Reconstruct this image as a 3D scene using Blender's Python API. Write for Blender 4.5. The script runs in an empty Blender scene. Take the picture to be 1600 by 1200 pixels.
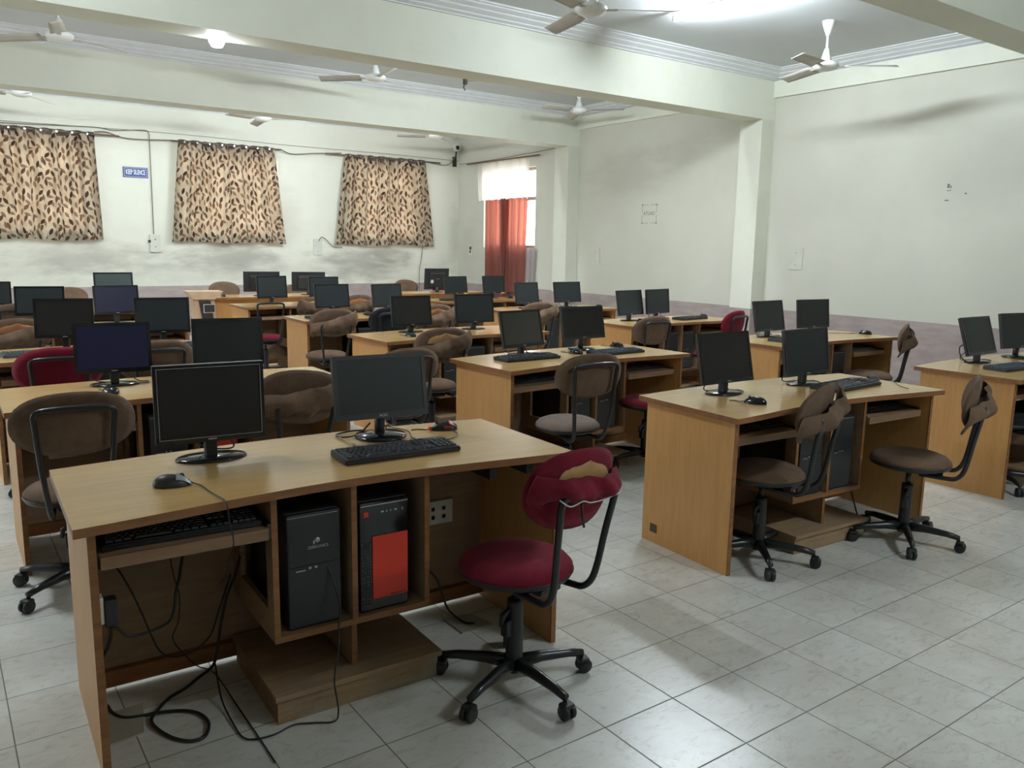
import bpy, bmesh, math, random
from mathutils import Vector, Matrix
PI = math.pi
SC = bpy.context.scene
C = SC.collection
random.seed(7)

# ------------------------------------------------------------------ camera, world, exposure
F_PX, YAW, PITCH, ROLL = 1273.82, 0.622381, 0.167605, -0.017331
fwd = Vector((math.sin(YAW)*math.cos(PITCH), math.cos(YAW)*math.cos(PITCH), -math.sin(PITCH)))
rgt = Vector((math.cos(YAW), -math.sin(YAW), 0)); dwn = fwd.cross(rgt)
r2 = math.cos(ROLL)*rgt + math.sin(ROLL)*dwn; d2 = -math.sin(ROLL)*rgt + math.cos(ROLL)*dwn
cam = bpy.data.objects.new('camera', bpy.data.cameras.new('camera')); C.objects.link(cam)
cam.data.sensor_width = 36; cam.data.lens = 36*F_PX/1600
cam.data.clip_start = 0.05; cam.data.clip_end = 200
m = Matrix.Identity(4)
for i in range(3):
    m[i][0] = r2[i]; m[i][1] = -d2[i]; m[i][2] = -fwd[i]
m.translation = Vector((-1.93214, -1.73230, 1.49247)); cam.matrix_world = m
SC.camera = cam

world = bpy.data.worlds.new('sky'); SC.world = world; world.use_nodes = True
bg = world.node_tree.nodes['Background']
bg.inputs[0].default_value = (0.94, 0.96, 1.0, 1); bg.inputs[1].default_value = 4.5
SC.view_settings.view_transform = 'Standard'; SC.view_settings.look = 'None'
SC.view_settings.gamma = 1; SC.view_settings.use_curve_mapping = False
SC.view_settings.exposure = 1.22
SC.cycles.max_bounces = 8; SC.cycles.diffuse_bounces = 5; SC.cycles.transparent_max_bounces = 12
SC.cycles.caustics_reflective = False; SC.cycles.caustics_refractive = False
SC.cycles.sample_clamp_indirect = 6.0
SC.cycles.use_denoising = True
TUBE_E = 230.0
BULB_E = 260.0

# ------------------------------------------------------------------ materials
def nt_mat(name):
    mt = bpy.data.materials.new(name); mt.use_nodes = True
    nt = mt.node_tree; return mt, nt, nt.nodes['Principled BSDF']
def node(nt, typ, **kw):
    n = nt.nodes.new(typ)
    for k, v in kw.items(): setattr(n, k, v)
    return n
def mth(nt, op, a, b=None, c=None, clamp=False):
    n = nt.nodes.new('ShaderNodeMath'); n.operation = op; n.use_clamp = clamp
    for i, v in enumerate((a, b, c)):
        if v is None: continue
        if isinstance(v, (int, float)): n.inputs[i].default_value = v
        else: nt.links.new(v, n.inputs[i])
    return n.outputs[0]
def vmth(nt, op, a, b=None):
    n = nt.nodes.new('ShaderNodeVectorMath'); n.operation = op
    for i, v in enumerate((a, b)):
        if v is None: continue
        if isinstance(v, tuple): n.inputs[i].default_value = v
        else: nt.links.new(v, n.inputs[i])
    return n.outputs[0] if op not in ('LENGTH', 'DOT_PRODUCT') else n.outputs[1]
def mixc(nt, f, a, b, blend='MIX'):
    n = nt.nodes.new('ShaderNodeMix'); n.data_type = 'RGBA'; n.blend_type = blend
    for s, v in ((0, f), (6, a), (7, b)):
        if isinstance(v, tuple): n.inputs[s].default_value = (*v[:3], 1)
        elif isinstance(v, (int, float)): n.inputs[s].default_value = v
        else: nt.links.new(v, n.inputs[s])
    return n.outputs[2]
def noise(nt, vec, scale, detail=4, rough=0.6, dist=0.0):
    n = nt.nodes.new('ShaderNodeTexNoise'); n.inputs['Scale'].default_value = scale
    n.inputs['Detail'].default_value = detail; n.inputs['Roughness'].default_value = rough
    n.inputs['Distortion'].default_value = dist
    if vec is not None: nt.links.new(vec, n.inputs['Vector'])
    return n.outputs[0]
def ramp(nt, v, lo, hi):
    n = nt.nodes.new('ShaderNodeMapRange'); n.interpolation_type = 'SMOOTHSTEP'
    n.inputs[1].default_value = lo; n.inputs[2].default_value = hi
    nt.links.new(v, n.inputs[0]); return n.outputs[0]
def objco(nt): return nt.nodes.new('ShaderNodeTexCoord').outputs['Object']
def scl(nt, v, s):
    n = nt.nodes.new('ShaderNodeMapping'); n.inputs['Scale'].default_value = s
    nt.links.new(v, n.inputs[0]); return n.outputs[0]
def bump(nt, bs, h, st, dist=0.002):
    b = nt.nodes.new('ShaderNodeBump'); b.inputs['Strength'].default_value = st; b.inputs['Distance'].default_value = dist
    nt.links.new(h, b.inputs['Height']); nt.links.new(b.outputs[0], bs.inputs['Normal'])
def simple(name, col, rough=0.5, metal=0.0, var=0.12, vscale=6.0, spec=0.5, bmp=0.0, col2=None, stretch=(1, 1, 1)):
    mt, nt, bs = nt_mat(name)
    v = scl(nt, objco(nt), stretch)
    nz = noise(nt, v, vscale)
    f = ramp(nt, nz, 0.3, 0.7)
    c2 = col2 or tuple(c*(1-var*2) for c in col)
    nt.links.new(mixc(nt, f, c2, col), bs.inputs['Base Color'])
    bs.inputs['Roughness'].default_value = rough; bs.inputs['Metallic'].default_value = metal
    bs.inputs['Specular IOR Level'].default_value = spec
    if bmp: bump(nt, bs, noise(nt, v, vscale*12), bmp)
    return mt

def wall_mat(name, stains, paint=(0.67, 0.68, 0.58), dado=True):
    mt, nt, bs = nt_mat(name)
    oc = objco(nt)
    big = noise(nt, oc, 0.8, 3); fine = noise(nt, oc, 5, 6)
    c = mixc(nt, ramp(nt, big, 0.35, 0.7), tuple(x*0.93 for x in paint), paint)
    c = mixc(nt, mth(nt, 'MULTIPLY', ramp(nt, fine, 0.5, 0.8), 0.12), c, (0.45, 0.42, 0.33))
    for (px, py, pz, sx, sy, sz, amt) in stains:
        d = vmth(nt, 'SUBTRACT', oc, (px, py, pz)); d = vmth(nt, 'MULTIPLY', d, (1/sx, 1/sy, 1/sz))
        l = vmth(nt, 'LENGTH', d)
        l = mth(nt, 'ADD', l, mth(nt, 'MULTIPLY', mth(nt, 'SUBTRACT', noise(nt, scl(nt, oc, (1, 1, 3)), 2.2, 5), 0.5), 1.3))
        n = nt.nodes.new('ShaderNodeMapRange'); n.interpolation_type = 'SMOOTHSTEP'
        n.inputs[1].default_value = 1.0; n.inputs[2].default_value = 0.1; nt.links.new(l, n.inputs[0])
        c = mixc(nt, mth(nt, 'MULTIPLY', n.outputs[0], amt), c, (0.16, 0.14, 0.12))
    if dado:
        sep = nt.nodes.new('ShaderNodeSeparateXYZ'); nt.links.new(oc, sep.inputs[0])
        lt = mth(nt, 'LESS_THAN', sep.outputs[2], 0.79)
        dn = noise(nt, scl(nt, oc, (1, 1, 4)), 4, 5)
        dc = mixc(nt, ramp(nt, dn, 0.3, 0.75), (0.30, 0.24, 0.23), (0.385, 0.315, 0.30))
        c = mixc(nt, lt, c, dc)
    nt.links.new(c, bs.inputs['Base Color']); bs.inputs['Roughness'].default_value = 0.62
    bump(nt, bs, fine, 0.12)
    return mt
M = {}
M['wall'] = wall_mat('wall_paint', [])
M['wall_right'] = wall_mat('wall_paint_right', [(6.42, 3.5, 2.80, 1, 1.2, .17, .20), (6.42, 7.1, 2.55, 1, 1.1, .5, .16), (6.42, 6.2, 2.8, 1, .9, .3, .14), (6.42, 2.2, 2.2, 1, .7, .5, .08), (6.42, 11.3, 1.4, 1, .5, .8, .12)],
    paint=(0.59, 0.59, 0.505))
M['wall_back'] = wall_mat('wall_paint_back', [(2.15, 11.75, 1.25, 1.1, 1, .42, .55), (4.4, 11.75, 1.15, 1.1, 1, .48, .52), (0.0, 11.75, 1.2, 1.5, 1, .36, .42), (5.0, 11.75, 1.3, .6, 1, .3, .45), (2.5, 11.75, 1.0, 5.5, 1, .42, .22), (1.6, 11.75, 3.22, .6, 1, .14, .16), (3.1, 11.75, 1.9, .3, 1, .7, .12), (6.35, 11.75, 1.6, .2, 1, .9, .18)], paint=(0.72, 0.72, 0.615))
M['beam'] = wall_mat('beam_paint', [(0.35, 4.66, 3.15, .01, 1, .01, .0)], paint=(0.73, 0.745, 0.64), dado=False)
M['beam2'] = wall_mat('beam_paint_smoky', [(1.6, 8.23, 3.32, .8, 1, .14, .20), (3.2, 8.23, 3.3, .8, 1, .1, .08)], paint=(0.73, 0.745, 0.64), dado=False)
M['beam1'] = wall_mat('beam_paint_smudged', [(3.0, 4.66, 3.42, .5, 1, .09, .18)], paint=(0.73, 0.745, 0.64), dado=False)
M['ceiling'] = simple('ceiling_paint', (0.61, 0.64, 0.655), 0.8, var=0.03, vscale=1.2)
M['cornice'] = simple('cornice_plaster', (0.66, 0.675, 0.69), 0.6, var=0.03)
M['outer'] = simple('outside_masonry', (0.42, 0.30, 0.2), 0.9)

def floor_mat():
    mt, nt, bs = nt_mat('floor_tiles'); oc = objco(nt)
    sep = nt.nodes.new('ShaderNodeSeparateXYZ'); nt.links.new(oc, sep.inputs[0])
    S = 0.305
    def line(o):
        u = mth(nt, 'DIVIDE', o, S); fr = mth(nt, 'FRACT', mth(nt, 'ADD', u, 200.0))
        d = mth(nt, 'MINIMUM', fr, mth(nt, 'SUBTRACT', 1.0, fr))
        n = nt.nodes.new('ShaderNodeMapRange'); n.inputs[1].default_value = 0.0035; n.inputs[2].default_value = 0.0095
        nt.links.new(d, n.inputs[0]); return n.outputs[0], mth(nt, 'FLOOR', mth(nt, 'ADD', u, 200.0))
    lx, ix = line(sep.outputs[0]); ly, iy = line(sep.outputs[1])
    tile = mth(nt, 'MINIMUM', lx, ly)
    cmb = nt.nodes.new('ShaderNodeCombineXYZ'); nt.links.new(ix, cmb.inputs[0]); nt.links.new(iy, cmb.inputs[1])
    wn = nt.nodes.new('ShaderNodeTexWhiteNoise'); nt.links.new(cmb.outputs[0], wn.inputs['Vector'])
    off = vmth(nt, 'ADD', oc, vmth(nt, 'MULTIPLY', wn.outputs['Color'], (9.0, 9.0, 9.0)))
    n1 = noise(nt, scl(nt, off, (1, 2.0, 1)), 13, 8, 0.78, 1.0)
    n2 = noise(nt, off, 4, 4)
    base = mixc(nt, ramp(nt, n2, 0.3, 0.75), (0.58, 0.57, 0.515), (0.665, 0.67, 0.62))
    base = mixc(nt, mth(nt, 'MULTIPLY', ramp(nt, n1, 0.48, 0.70), 0.60), base, (0.38, 0.34, 0.27))
    dirt = noise(nt, oc, 1.1, 5, 0.65)
    base = mixc(nt, mth(nt, 'MULTIPLY', ramp(nt, dirt, 0.45, 0.75), 0.30), base, (0.36, 0.32, 0.25))
    c = mixc(nt, tile, (0.15, 0.14, 0.12), base)
    nt.links.new(c, bs.inputs['Base Color'])
    r = nt.nodes.new('ShaderNodeMapRange'); r.inputs[3].default_value = 0.8; r.inputs[4].default_value = 0.27
    nt.links.new(tile, r.inputs[0]); nt.links.new(r.outputs[0], bs.inputs['Roughness'])
    bump(nt, bs, tile, 0.5, 0.001)
    return mt
M['floor'] = floor_mat()

def wood_mat(name, c1, c2, rough, axis='x', dust=None, scale=7):
    mt, nt, bs = nt_mat(name); oc = objco(nt)
    st = {'x': (0.6, 6, 6), 'z': (6, 6, 0.6)}[axis]
    n1 = noise(nt, scl(nt, oc, st), scale, 6, 0.6, 0.4)
    n2 = noise(nt, scl(nt, oc, tuple(s*3 for s in st)), 30, 3)
    c = mixc(nt, ramp(nt, n1, 0.3, 0.72), c1, c2)
    c = mixc(nt, mth(nt, 'MULTIPLY', ramp(nt, n2, 0.5, 0.8), 0.08), c, tuple(x*0.75 for x in c1))
    if dust:
        n3 = noise(nt, oc, 8, 8, 0.7); c = mixc(nt, mth(nt, 'MULTIPLY', ramp(nt, n3, 0.42, 0.62), 0.75), c, dust)
    nt.links.new(c, bs.inputs['Base Color']); bs.inputs['Roughness'].default_value = rough
    if rough < .3: bs.inputs['Specular IOR Level'].default_value = 0.55
    return mt
M['top'] = wood_mat('beech_laminate', (0.47, 0.29, 0.11), (0.53, 0.34, 0.14), 0.22)
M['side'] = wood_mat('beech_side_panel', (0.52, 0.275, 0.095), (0.59, 0.32, 0.11), 0.42, 'z')
M['edge'] = wood_mat('orange_edge_band', (0.19, 0.075, 0.022), (0.27, 0.115, 0.036), 0.45)
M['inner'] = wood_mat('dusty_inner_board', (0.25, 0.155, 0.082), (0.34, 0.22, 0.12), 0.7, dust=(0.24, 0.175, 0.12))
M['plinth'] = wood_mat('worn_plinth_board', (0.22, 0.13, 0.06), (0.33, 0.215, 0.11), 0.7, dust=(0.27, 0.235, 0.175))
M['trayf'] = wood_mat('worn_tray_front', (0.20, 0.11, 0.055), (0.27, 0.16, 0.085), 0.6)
M['rail'] = simple('dark_drawer_rail', (0.03, 0.025, 0.022), 0.6)
M['black'] = simple('black_plastic', (0.016, 0.017, 0.019), 0.42)
M['blackg'] = simple('glossy_black_plastic', (0.010, 0.010, 0.012), 0.12)
M['bmetal'] = simple('black_painted_tube', (0.014, 0.014, 0.016), 0.3)
M['screen'] = simple('matte_screen', (0.012, 0.017, 0.019), 0.36, var=0.04, spec=.35)
M['screen_brown'] = simple('brownish_screen', (0.014, 0.0125, 0.012), 0.3, var=0.04, spec=.35)
M['screen_mirror'] = simple('glossy_screen', (0.02, 0.014, 0.013), 0.06, var=0.04, spec=1.0)
M['screen_grey'] = simple('painted_reflection_screen', (0.06, 0.085, 0.085), 0.2, var=0.04)  # pale grey-green reflection put into the screen's base colour
def lit(name, col, e):
    mt, nt, bs = nt_mat(name); bs.inputs['Base Color'].default_value = (0.01, 0.01, 0.02, 1)
    bs.inputs['Emission Color'].default_value = (*col, 1); bs.inputs['Emission Strength'].default_value = e
    bs.inputs['Roughness'].default_value = 0.3; bs.inputs['Specular IOR Level'].default_value = 0.3; return mt
M['screen_blue'] = lit('blue_backlit_screen', (0.07, 0.08, 0.42), 0.014)
M['silver'] = simple('silver_plastic', (0.42, 0.43, 0.45), 0.3, 0.4)
M['chrome'] = simple('chrome', (0.6, 0.6, 0.62), 0.2, 1.0)
M['red'] = simple('bright_red_plastic', (0.66, 0.035, 0.012), 0.4, var=0.05)
M['redm'] = simple('red_mouse_plastic', (0.42, 0.02, 0.02), 0.3)
M['key'] = simple('key_caps', (0.022, 0.025, 0.030), 0.45)
M['keyblue'] = simple('bluish_dark_keys', (0.03, 0.05, 0.085), 0.4)
M['kbgrey'] = simple('dusty_grey_keyboard', (0.06, 0.07, 0.075), 0.55)
M['white'] = simple('off_white_plastic', (0.62, 0.60, 0.52), 0.5, var=0.05)
M['fan'] = simple('fan_enamel', (0.72, 0.72, 0.70), 0.35, var=0.04)
M['fanblade'] = simple('dusty_fan_blade', (0.50, 0.47, 0.42), 0.5, var=0.06)
M['dark'] = simple('dark_hole', (0.01, 0.009, 0.008), 0.9)
M['cable'] = simple('cable_sheath', (0.014, 0.013, 0.013), 0.45)
M['cablew'] = simple('grey_wire', (0.20, 0.17, 0.14), 0.6)
M['cablep'] = simple('pale_wire', (0.36, 0.28, 0.18), 0.6)
M['rod'] = simple('curtain_rod_wood', (0.17, 0.10, 0.07), 0.5)
M['plate'] = simple('painted_plate', (0.60, 0.60, 0.52), 0.5, var=0.03)
M['frame'] = simple('window_frame_paint', (0.42, 0.36, 0.30), 0.5)
M['sign'] = simple('sign_blue', (0.012, 0.035, 0.20), 0.4, var=0.03)
M['signw'] = simple('sign_white', (0.8, 0.82, 0.85), 0.5, var=0.01)
M['paint_mark'] = simple('stencil_ink', (0.20, 0.195, 0.15), 0.8)
M['yellow'] = simple('yellow_sticker', (0.70, 0.50, 0.10), 0.5)
M['stick'] = simple('paper_label', (0.65, 0.65, 0.62), 0.6)
M['sticker_brown'] = simple('old_brown_sticker', (0.10, 0.06, 0.04), 0.6)
M['lectern'] = simple('pale_wood', (0.56, 0.38, 0.24), 0.5, var=0.08)
M['lectern_dark'] = simple('dark_panel', (0.035, 0.022, 0.020), 0.5)
M['loose'] = simple('loose_floor_plate', (0.36, 0.34, 0.26), 0.5, var=0.1)
def cloth(name, c1, c2, bs_=260):
    mt, nt, bs = nt_mat(name); oc = objco(nt)
    n1 = noise(nt, oc, 9, 6, 0.7); n2 = noise(nt, oc, bs_, 2)
    nt.links.new(mixc(nt, ramp(nt, n1, 0.3, 0.72), c1, c2), bs.inputs['Base Color'])
    bs.inputs['Roughness'].default_value = 0.95; bs.inputs['Specular IOR Level'].default_value = 0.1
    bs.inputs['Sheen Weight'].default_value = 0.06; bs.inputs['Sheen Roughness'].default_value = 0.5
    bump(nt, bs, n2, 0.5, 0.002); return mt
M['maroon'] = cloth('maroon_cloth', (0.125, 0.009, 0.020), (0.185, 0.013, 0.028))
M['brown'] = cloth('brown_cloth', (0.105, 0.066, 0.043), (0.16, 0.102, 0.067))
M['greybrown'] = cloth('grey_brown_cloth', (0.20, 0.15, 0.125), (0.255, 0.195, 0.165))
M['blackc'] = cloth('black_cloth', (0.012, 0.012, 0.014), (0.022, 0.022, 0.026))
M['foam'] = simple('bare_plywood', (0.42, 0.235, 0.09), 0.7)
M['orangefoam'] = simple('bare_orange_board', (0.33, 0.13, 0.045), 0.7)
M['yellowfoam'] = simple('yellow_foam', (0.55, 0.33, 0.08), 0.9)

def tube_mat(k=1.0):
    mt, nt, bs = nt_mat('lit_tube'); bs.inputs['Base Color'].default_value = (0.8, 0.8, 0.8, 1)
    bs.inputs['Emission Color'].default_value = (0.84, 0.93, 1.0, 1); bs.inputs['Emission Strength'].default_value = TUBE_E*k
    return mt
M['tube'] = tube_mat(); M['tube_dim'] = tube_mat(.85)
def bulb_mat():
    mt, nt, bs = nt_mat('lit_bulb'); bs.inputs['Base Color'].default_value = (0.8, 0.8, 0.8, 1)
    bs.inputs['Emission Color'].default_value = (0.86, 0.93, 1.0, 1); bs.inputs['Emission Strength'].default_value = BULB_E
    return mt
M['bulb'] = bulb_mat()
def glass_mat():
    mt, nt, bs = nt_mat('window_glass')
    tr = nt.nodes.new('ShaderNodeBsdfTransparent'); tr.inputs[0].default_value = (0.93, 0.95, 0.95, 1)
    gl = nt.nodes.new('ShaderNodeBsdfGlossy'); gl.inputs['Roughness'].default_value = 0.05
    mx = nt.nodes.new('ShaderNodeMixShader'); mx.inputs[0].default_value = 0.06
    nt.links.new(tr.outputs[0], mx.inputs[1]); nt.links.new(gl.outputs[0], mx.inputs[2])
    nt.links.new(mx.outputs[0], nt.nodes['Material Output'].inputs[0]); return mt
M['glass'] = glass_mat()

def leaf_curtain_mat(thru=0.22):
    mt, nt, bs = nt_mat('leaf_print_curtain')
    uv = nt.nodes.new('ShaderNodeTexCoord').outputs['UV']
    def leaves(scale, offset, L, W, base_ang, spread):
        v = vmth(nt, 'ADD', uv, offset)
        vo = nt.nodes.new('ShaderNodeTexVoronoi'); vo.voronoi_dimensions = '2D'; vo.inputs['Scale'].default_value = scale
        vo.inputs['Randomness'].default_value = 0.55
        nt.links.new(v, vo.inputs['Vector'])
        vs = vmth(nt, 'MULTIPLY', v, (scale, scale, scale))
        ps = vmth(nt, 'MULTIPLY', vo.outputs['Position'], (scale, scale, scale))
        d = vmth(nt, 'SUBTRACT', vs, ps)
        sp = nt.nodes.new('ShaderNodeSeparateColor'); nt.links.new(vo.outputs['Color'], sp.inputs[0])
        ang = mth(nt, 'ADD', mth(nt, 'MULTIPLY', mth(nt, 'SUBTRACT', sp.outputs[0], 0.5), spread), base_ang)
        rot = nt.nodes.new('ShaderNodeVectorRotate'); rot.rotation_type = 'Z_AXIS'
        nt.links.new(d, rot.inputs['Vector']); nt.links.new(ang, rot.inputs['Angle'])
        s2 = nt.nodes.new('ShaderNodeSeparateXYZ'); nt.links.new(rot.outputs[0], s2.inputs[0])
        q = mth(nt, 'DIVIDE', s2.outputs[1], L); w = mth(nt, 'MULTIPLY', mth(nt, 'SUBTRACT', 1.0, mth(nt, 'MULTIPLY', q, q)), W)
        inside = mth(nt, 'LESS_THAN', mth(nt, 'ABSOLUTE', s2.outputs[0]), w)
        # stalk below each leaf
        st = mth(nt, 'MULTIPLY', mth(nt, 'LESS_THAN', mth(nt, 'ABSOLUTE', s2.outputs[0]), 0.015), mth(nt, 'LESS_THAN', mth(nt, 'ABSOLUTE', mth(nt, 'ADD', s2.outputs[1], L)), 0.17))
        return mth(nt, 'MAXIMUM', inside, st), sp.outputs[1]
    a, ra = leaves(7.6, (0.0, 0.0, 0.0), 0.42, 0.185, 0.15, 1.7)
    b, rb = leaves(7.6, (0.071, 0.063, 0.0), 0.38, 0.165, -0.5, 2.0)
    m1 = mixc(nt, ra, (0.035, 0.022, 0.017), (0.12, 0.06, 0.035))
    m2 = mixc(nt, rb, (0.045, 0.03, 0.024), (0.13, 0.06, 0.035))
    ground = mixc(nt, ramp(nt, noise(nt, uv, 3.0, 3), 0.3, 0.7), (0.33, 0.275, 0.195), (0.46, 0.395, 0.295))
    c = mixc(nt, mth(nt, 'MULTIPLY', b, 0.8), ground, m2); c = mixc(nt, a, c, m1)
    bs.inputs['Roughness'].default_value = 0.9; bs.inputs['Specular IOR Level'].default_value = 0.1
    nt.links.new(c, bs.inputs['Base Color'])
    tl = nt.nodes.new('ShaderNodeBsdfTranslucent')
    nt.links.new(mixc(nt, 1.0, c, (1.0, 0.80, 0.66), 'MULTIPLY'), tl.inputs[0])
    mx = nt.nodes.new('ShaderNodeMixShader'); mx.inputs[0].default_value = thru
    nt.links.new(bs.outputs[0], mx.inputs[1]); nt.links.new(tl.outputs[0], mx.inputs[2])
    nt.links.new(mx.outputs[0], nt.nodes['Material Output'].inputs[0]); return mt
M['leafcloth'] = leaf_curtain_mat(); M['leafhem'] = leaf_curtain_mat(0.0)
M['header'] = simple('brown_curtain_header', (0.10, 0.075, 0.06), 0.8)
def sheer(name, col, tcol, t_trans, t_tl):
    mt, nt, bs = nt_mat(name); bs.inputs['Base Color'].default_value = (*col, 1); bs.inputs['Roughness'].default_value = 0.9
    uv = nt.nodes.new('ShaderNodeTexCoord').outputs['Object']
    nz = noise(nt, scl(nt, uv, (8, 8, 0.5)), 4, 3)
    nt.links.new(mixc(nt, ramp(nt, nz, 0.3, 0.7), tuple(x*0.8 for x in col), col), bs.inputs['Base Color'])
    tl = nt.nodes.new('ShaderNodeBsdfTranslucent'); tl.inputs[0].default_value = (*tcol, 1)
    tr = nt.nodes.new('ShaderNodeBsdfTransparent'); tr.inputs[0].default_value = (*tcol, 1)
    m1 = nt.nodes.new('ShaderNodeMixShader'); m1.inputs[0].default_value = t_tl
    m2 = nt.nodes.new('ShaderNodeMixShader'); m2.inputs[0].default_value = t_trans
    nt.links.new(bs.outputs[0], m1.inputs[1]); nt.links.new(tl.outputs[0], m1.inputs[2])
    nt.links.new(m1.outputs[0], m2.inputs[1]); nt.links.new(tr.outputs[0], m2.inputs[2])
    nt.links.new(m2.outputs[0], nt.nodes['Material Output'].inputs[0]); return mt
M['redsheer'] = sheer('rust_red_sheer', (0.26, 0.095, 0.075), (0.48, 0.15, 0.10), 0.12, 0.32)
M['whitesheer'] = sheer('white_sheer', (0.8, 0.72, 0.62), (0.97, 0.92, 0.87), 0.5, 0.55)
M['greydrape'] = sheer('grey_mauve_cloth', (0.42, 0.37, 0.36), (0.5, 0.4, 0.38), 0.0, 0.25)

# ------------------------------------------------------------------ mesh helpers
class MB:
    """collects shapes; build() links them as one mesh object"""
    def __init__(s): s.bm = bmesh.new(); s.mi = 0
    def _tag(s, faces):
        for f in faces: f.material_index = s.mi
    def box(s, x0, x1, y0, y1, z0, z1, bev=0.0):
        b = bmesh.new(); bmesh.ops.create_cube(b, size=1.0)
        for v in b.verts:
            v.co = Vector(((x0+x1)/2+v.co.x*(x1-x0), (y0+y1)/2+v.co.y*(y1-y0), (z0+z1)/2+v.co.z*(z1-z0)))
        if bev: bmesh.ops.bevel(b, geom=list(b.edges), offset=bev, segments=2, affect='EDGES', profile=0.6)
        s.add(b); return s
    def add(s, b, mat=None):
        if mat is not None: b.transform(mat)
        tmp = bpy.data.meshes.new('t'); b.to_mesh(tmp); b.free()
        n = len(s.bm.faces); s.bm.from_mesh(tmp); bpy.data.meshes.remove(tmp)
        s.bm.faces.ensure_lookup_table()
        for f in s.bm.faces[n:]: f.material_index = s.mi
        return s
    def prism(s, pts, z0, z1, side_mi=None):
        vb = [s.bm.verts.new((x, y, z0)) for x, y in pts]; vt = [s.bm.verts.new((x, y, z1)) for x, y in pts]
        f = [s.bm.faces.new(vt), s.bm.faces.new(list(reversed(vb)))]; s._tag(f)
        for i in range(len(pts)):
            j = (i+1) % len(pts); q = s.bm.faces.new((vb[i], vb[j], vt[j], vt[i]))
            q.material_index = s.mi if side_mi is None else side_mi
        return s
    def tube(s, pts, r, seg=8, smooth=True, closed=False):
        P = [Vector(p) for p in pts]; rs = r if isinstance(r, (list, tuple)) else [r]*len(P)
        rings = []; nrm = None
        for i, p in enumerate(P):
            t = ((P[min(i+1, len(P)-1)]-P[max(i-1, 0)])).normalized() if not closed else (P[(i+1) % len(P)]-P[i-1]).normalized()
            if nrm is None: nrm = t.orthogonal().normalized()
            nrm = (nrm - t*nrm.dot(t)); nrm = nrm.normalized() if nrm.length > 1e-6 else t.orthogonal().normalized()
            bn = t.cross(nrm)
            rings.append([s.bm.verts.new(p+(nrm*math.cos(2*PI*k/seg)+bn*math.sin(2*PI*k/seg))*rs[i]) for k in range(seg)])
        fs = []
        n = len(rings)
        for i in range(n if closed else n-1):
            a, b = rings[i], rings[(i+1) % n]
            for k in range(seg): fs.append(s.bm.faces.new((a[k], a[(k+1) % seg], b[(k+1) % seg], b[k])))
        if not closed: fs += [s.bm.faces.new(list(reversed(rings[0]))), s.bm.faces.new(rings[-1])]
        for f in fs: f.smooth = smooth
        s._tag(fs); return s
    def lathe(s, prof, seg=24, c=(0, 0, 0), sx=1.0, sy=1.0, mat=None):
        b = bmesh.new(); rings = []
        for r, z in prof:
            if r < 1e-6: rings.append([b.verts.new((0, 0, z))])
            else: rings.append([b.verts.new((r*sx*math.cos(2*PI*k/seg), r*sy*math.sin(2*PI*k/seg), z)) for k in range(seg)])
        for a, d in zip(rings, rings[1:]):
            for k in range(seg):
                k2 = (k+1) % seg
                if len(a) == 1 and len(d) == 1: continue
                if len(a) == 1: f = b.faces.new((a[0], d[k2], d[k]))
                elif len(d) == 1: f = b.faces.new((a[k], a[k2], d[0]))
                else: f = b.faces.new((a[k], a[k2], d[k2], d[k]))
                f.smooth = True
        if len(rings[0]) > 1: b.faces.new(list(reversed(rings[0])))
        if len(rings[-1]) > 1: b.faces.new(rings[-1])
        bmesh.ops.recalc_face_normals(b, faces=b.faces)
        if mat is not None: b.transform(mat)
        s.add(b, Matrix.Translation(c)); return s
    def grid(s, nu, nv, fn, smooth=True, thick=0.0):
        V = [[s.bm.verts.new(fn(i/nu, j/nv)) for j in range(nv+1)] for i in range(nu+1)]
        fs = []
        for i in range(nu):
            for j in range(nv):
                f = s.bm.faces.new((V[i][j], V[i+1][j], V[i+1][j+1], V[i][j+1])); f.smooth = smooth; fs.append(f)
        s._tag(fs); return s
    def build(s, name, mats, parent=None, loc=None, rot=None):
        me = bpy.data.meshes.new(name); s.bm.normal_update(); s.bm.to_mesh(me); s.bm.free()
        for mt in (mats if isinstance(mats, (list, tuple)) else [mats]): me.materials.append(M[mt] if isinstance(mt, str) else mt)
        o = bpy.data.objects.new(name, me); C.objects.link(o)
        if parent is not None: o.parent = parent
        if loc is not None: o.location = loc
        if rot is not None: o.rotation_euler = rot
        return o
def tag(o, label=None, cat=None, group=None, kind=None):
    if label: o['label'] = label
    if cat: o['category'] = cat
    if group: o['group'] = group
    if kind: o['kind'] = kind
    return o
def thing(name, label, cat, loc=(0, 0, 0), rz=0.0, group=None):
    o = bpy.data.objects.new(name, None); o.empty_display_size = 0.1; C.objects.link(o)
    o.location = loc; o.rotation_euler = (0, 0, rz); return tag(o, label, cat, group)
def struct(o): return tag(o, kind='structure')
def copy_tree(o, parent=None):
    c = o.copy(); C.objects.link(c); c.parent = parent
    for ch in list(o.children): copy_tree(ch, c)
    return c
def catmull(pts, n=6):
    P = [Vector(p) for p in pts]; P = [P[0]*2-P[1]]+P+[P[-1]*2-P[-2]]; out = []
    for i in range(1, len(P)-2):
        for k in range(n):
            t = k/n; a, b, c, d = P[i-1], P[i], P[i+1], P[i+2]
            out.append(0.5*((2*b)+(c-a)*t+(2*a-5*b+4*c-d)*t*t+(3*b-a-3*c+d)*t**3))
    out.append(P[-2]); return out
def cable(pts, r, mat, label, name='cable', cat='cable', group=None, n=6, seg=6):
    mb = MB(); mb.tube(catmull(pts, n), r, seg)
    o = mb.build(name, mat); return tag(o, label, cat, group)
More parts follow.
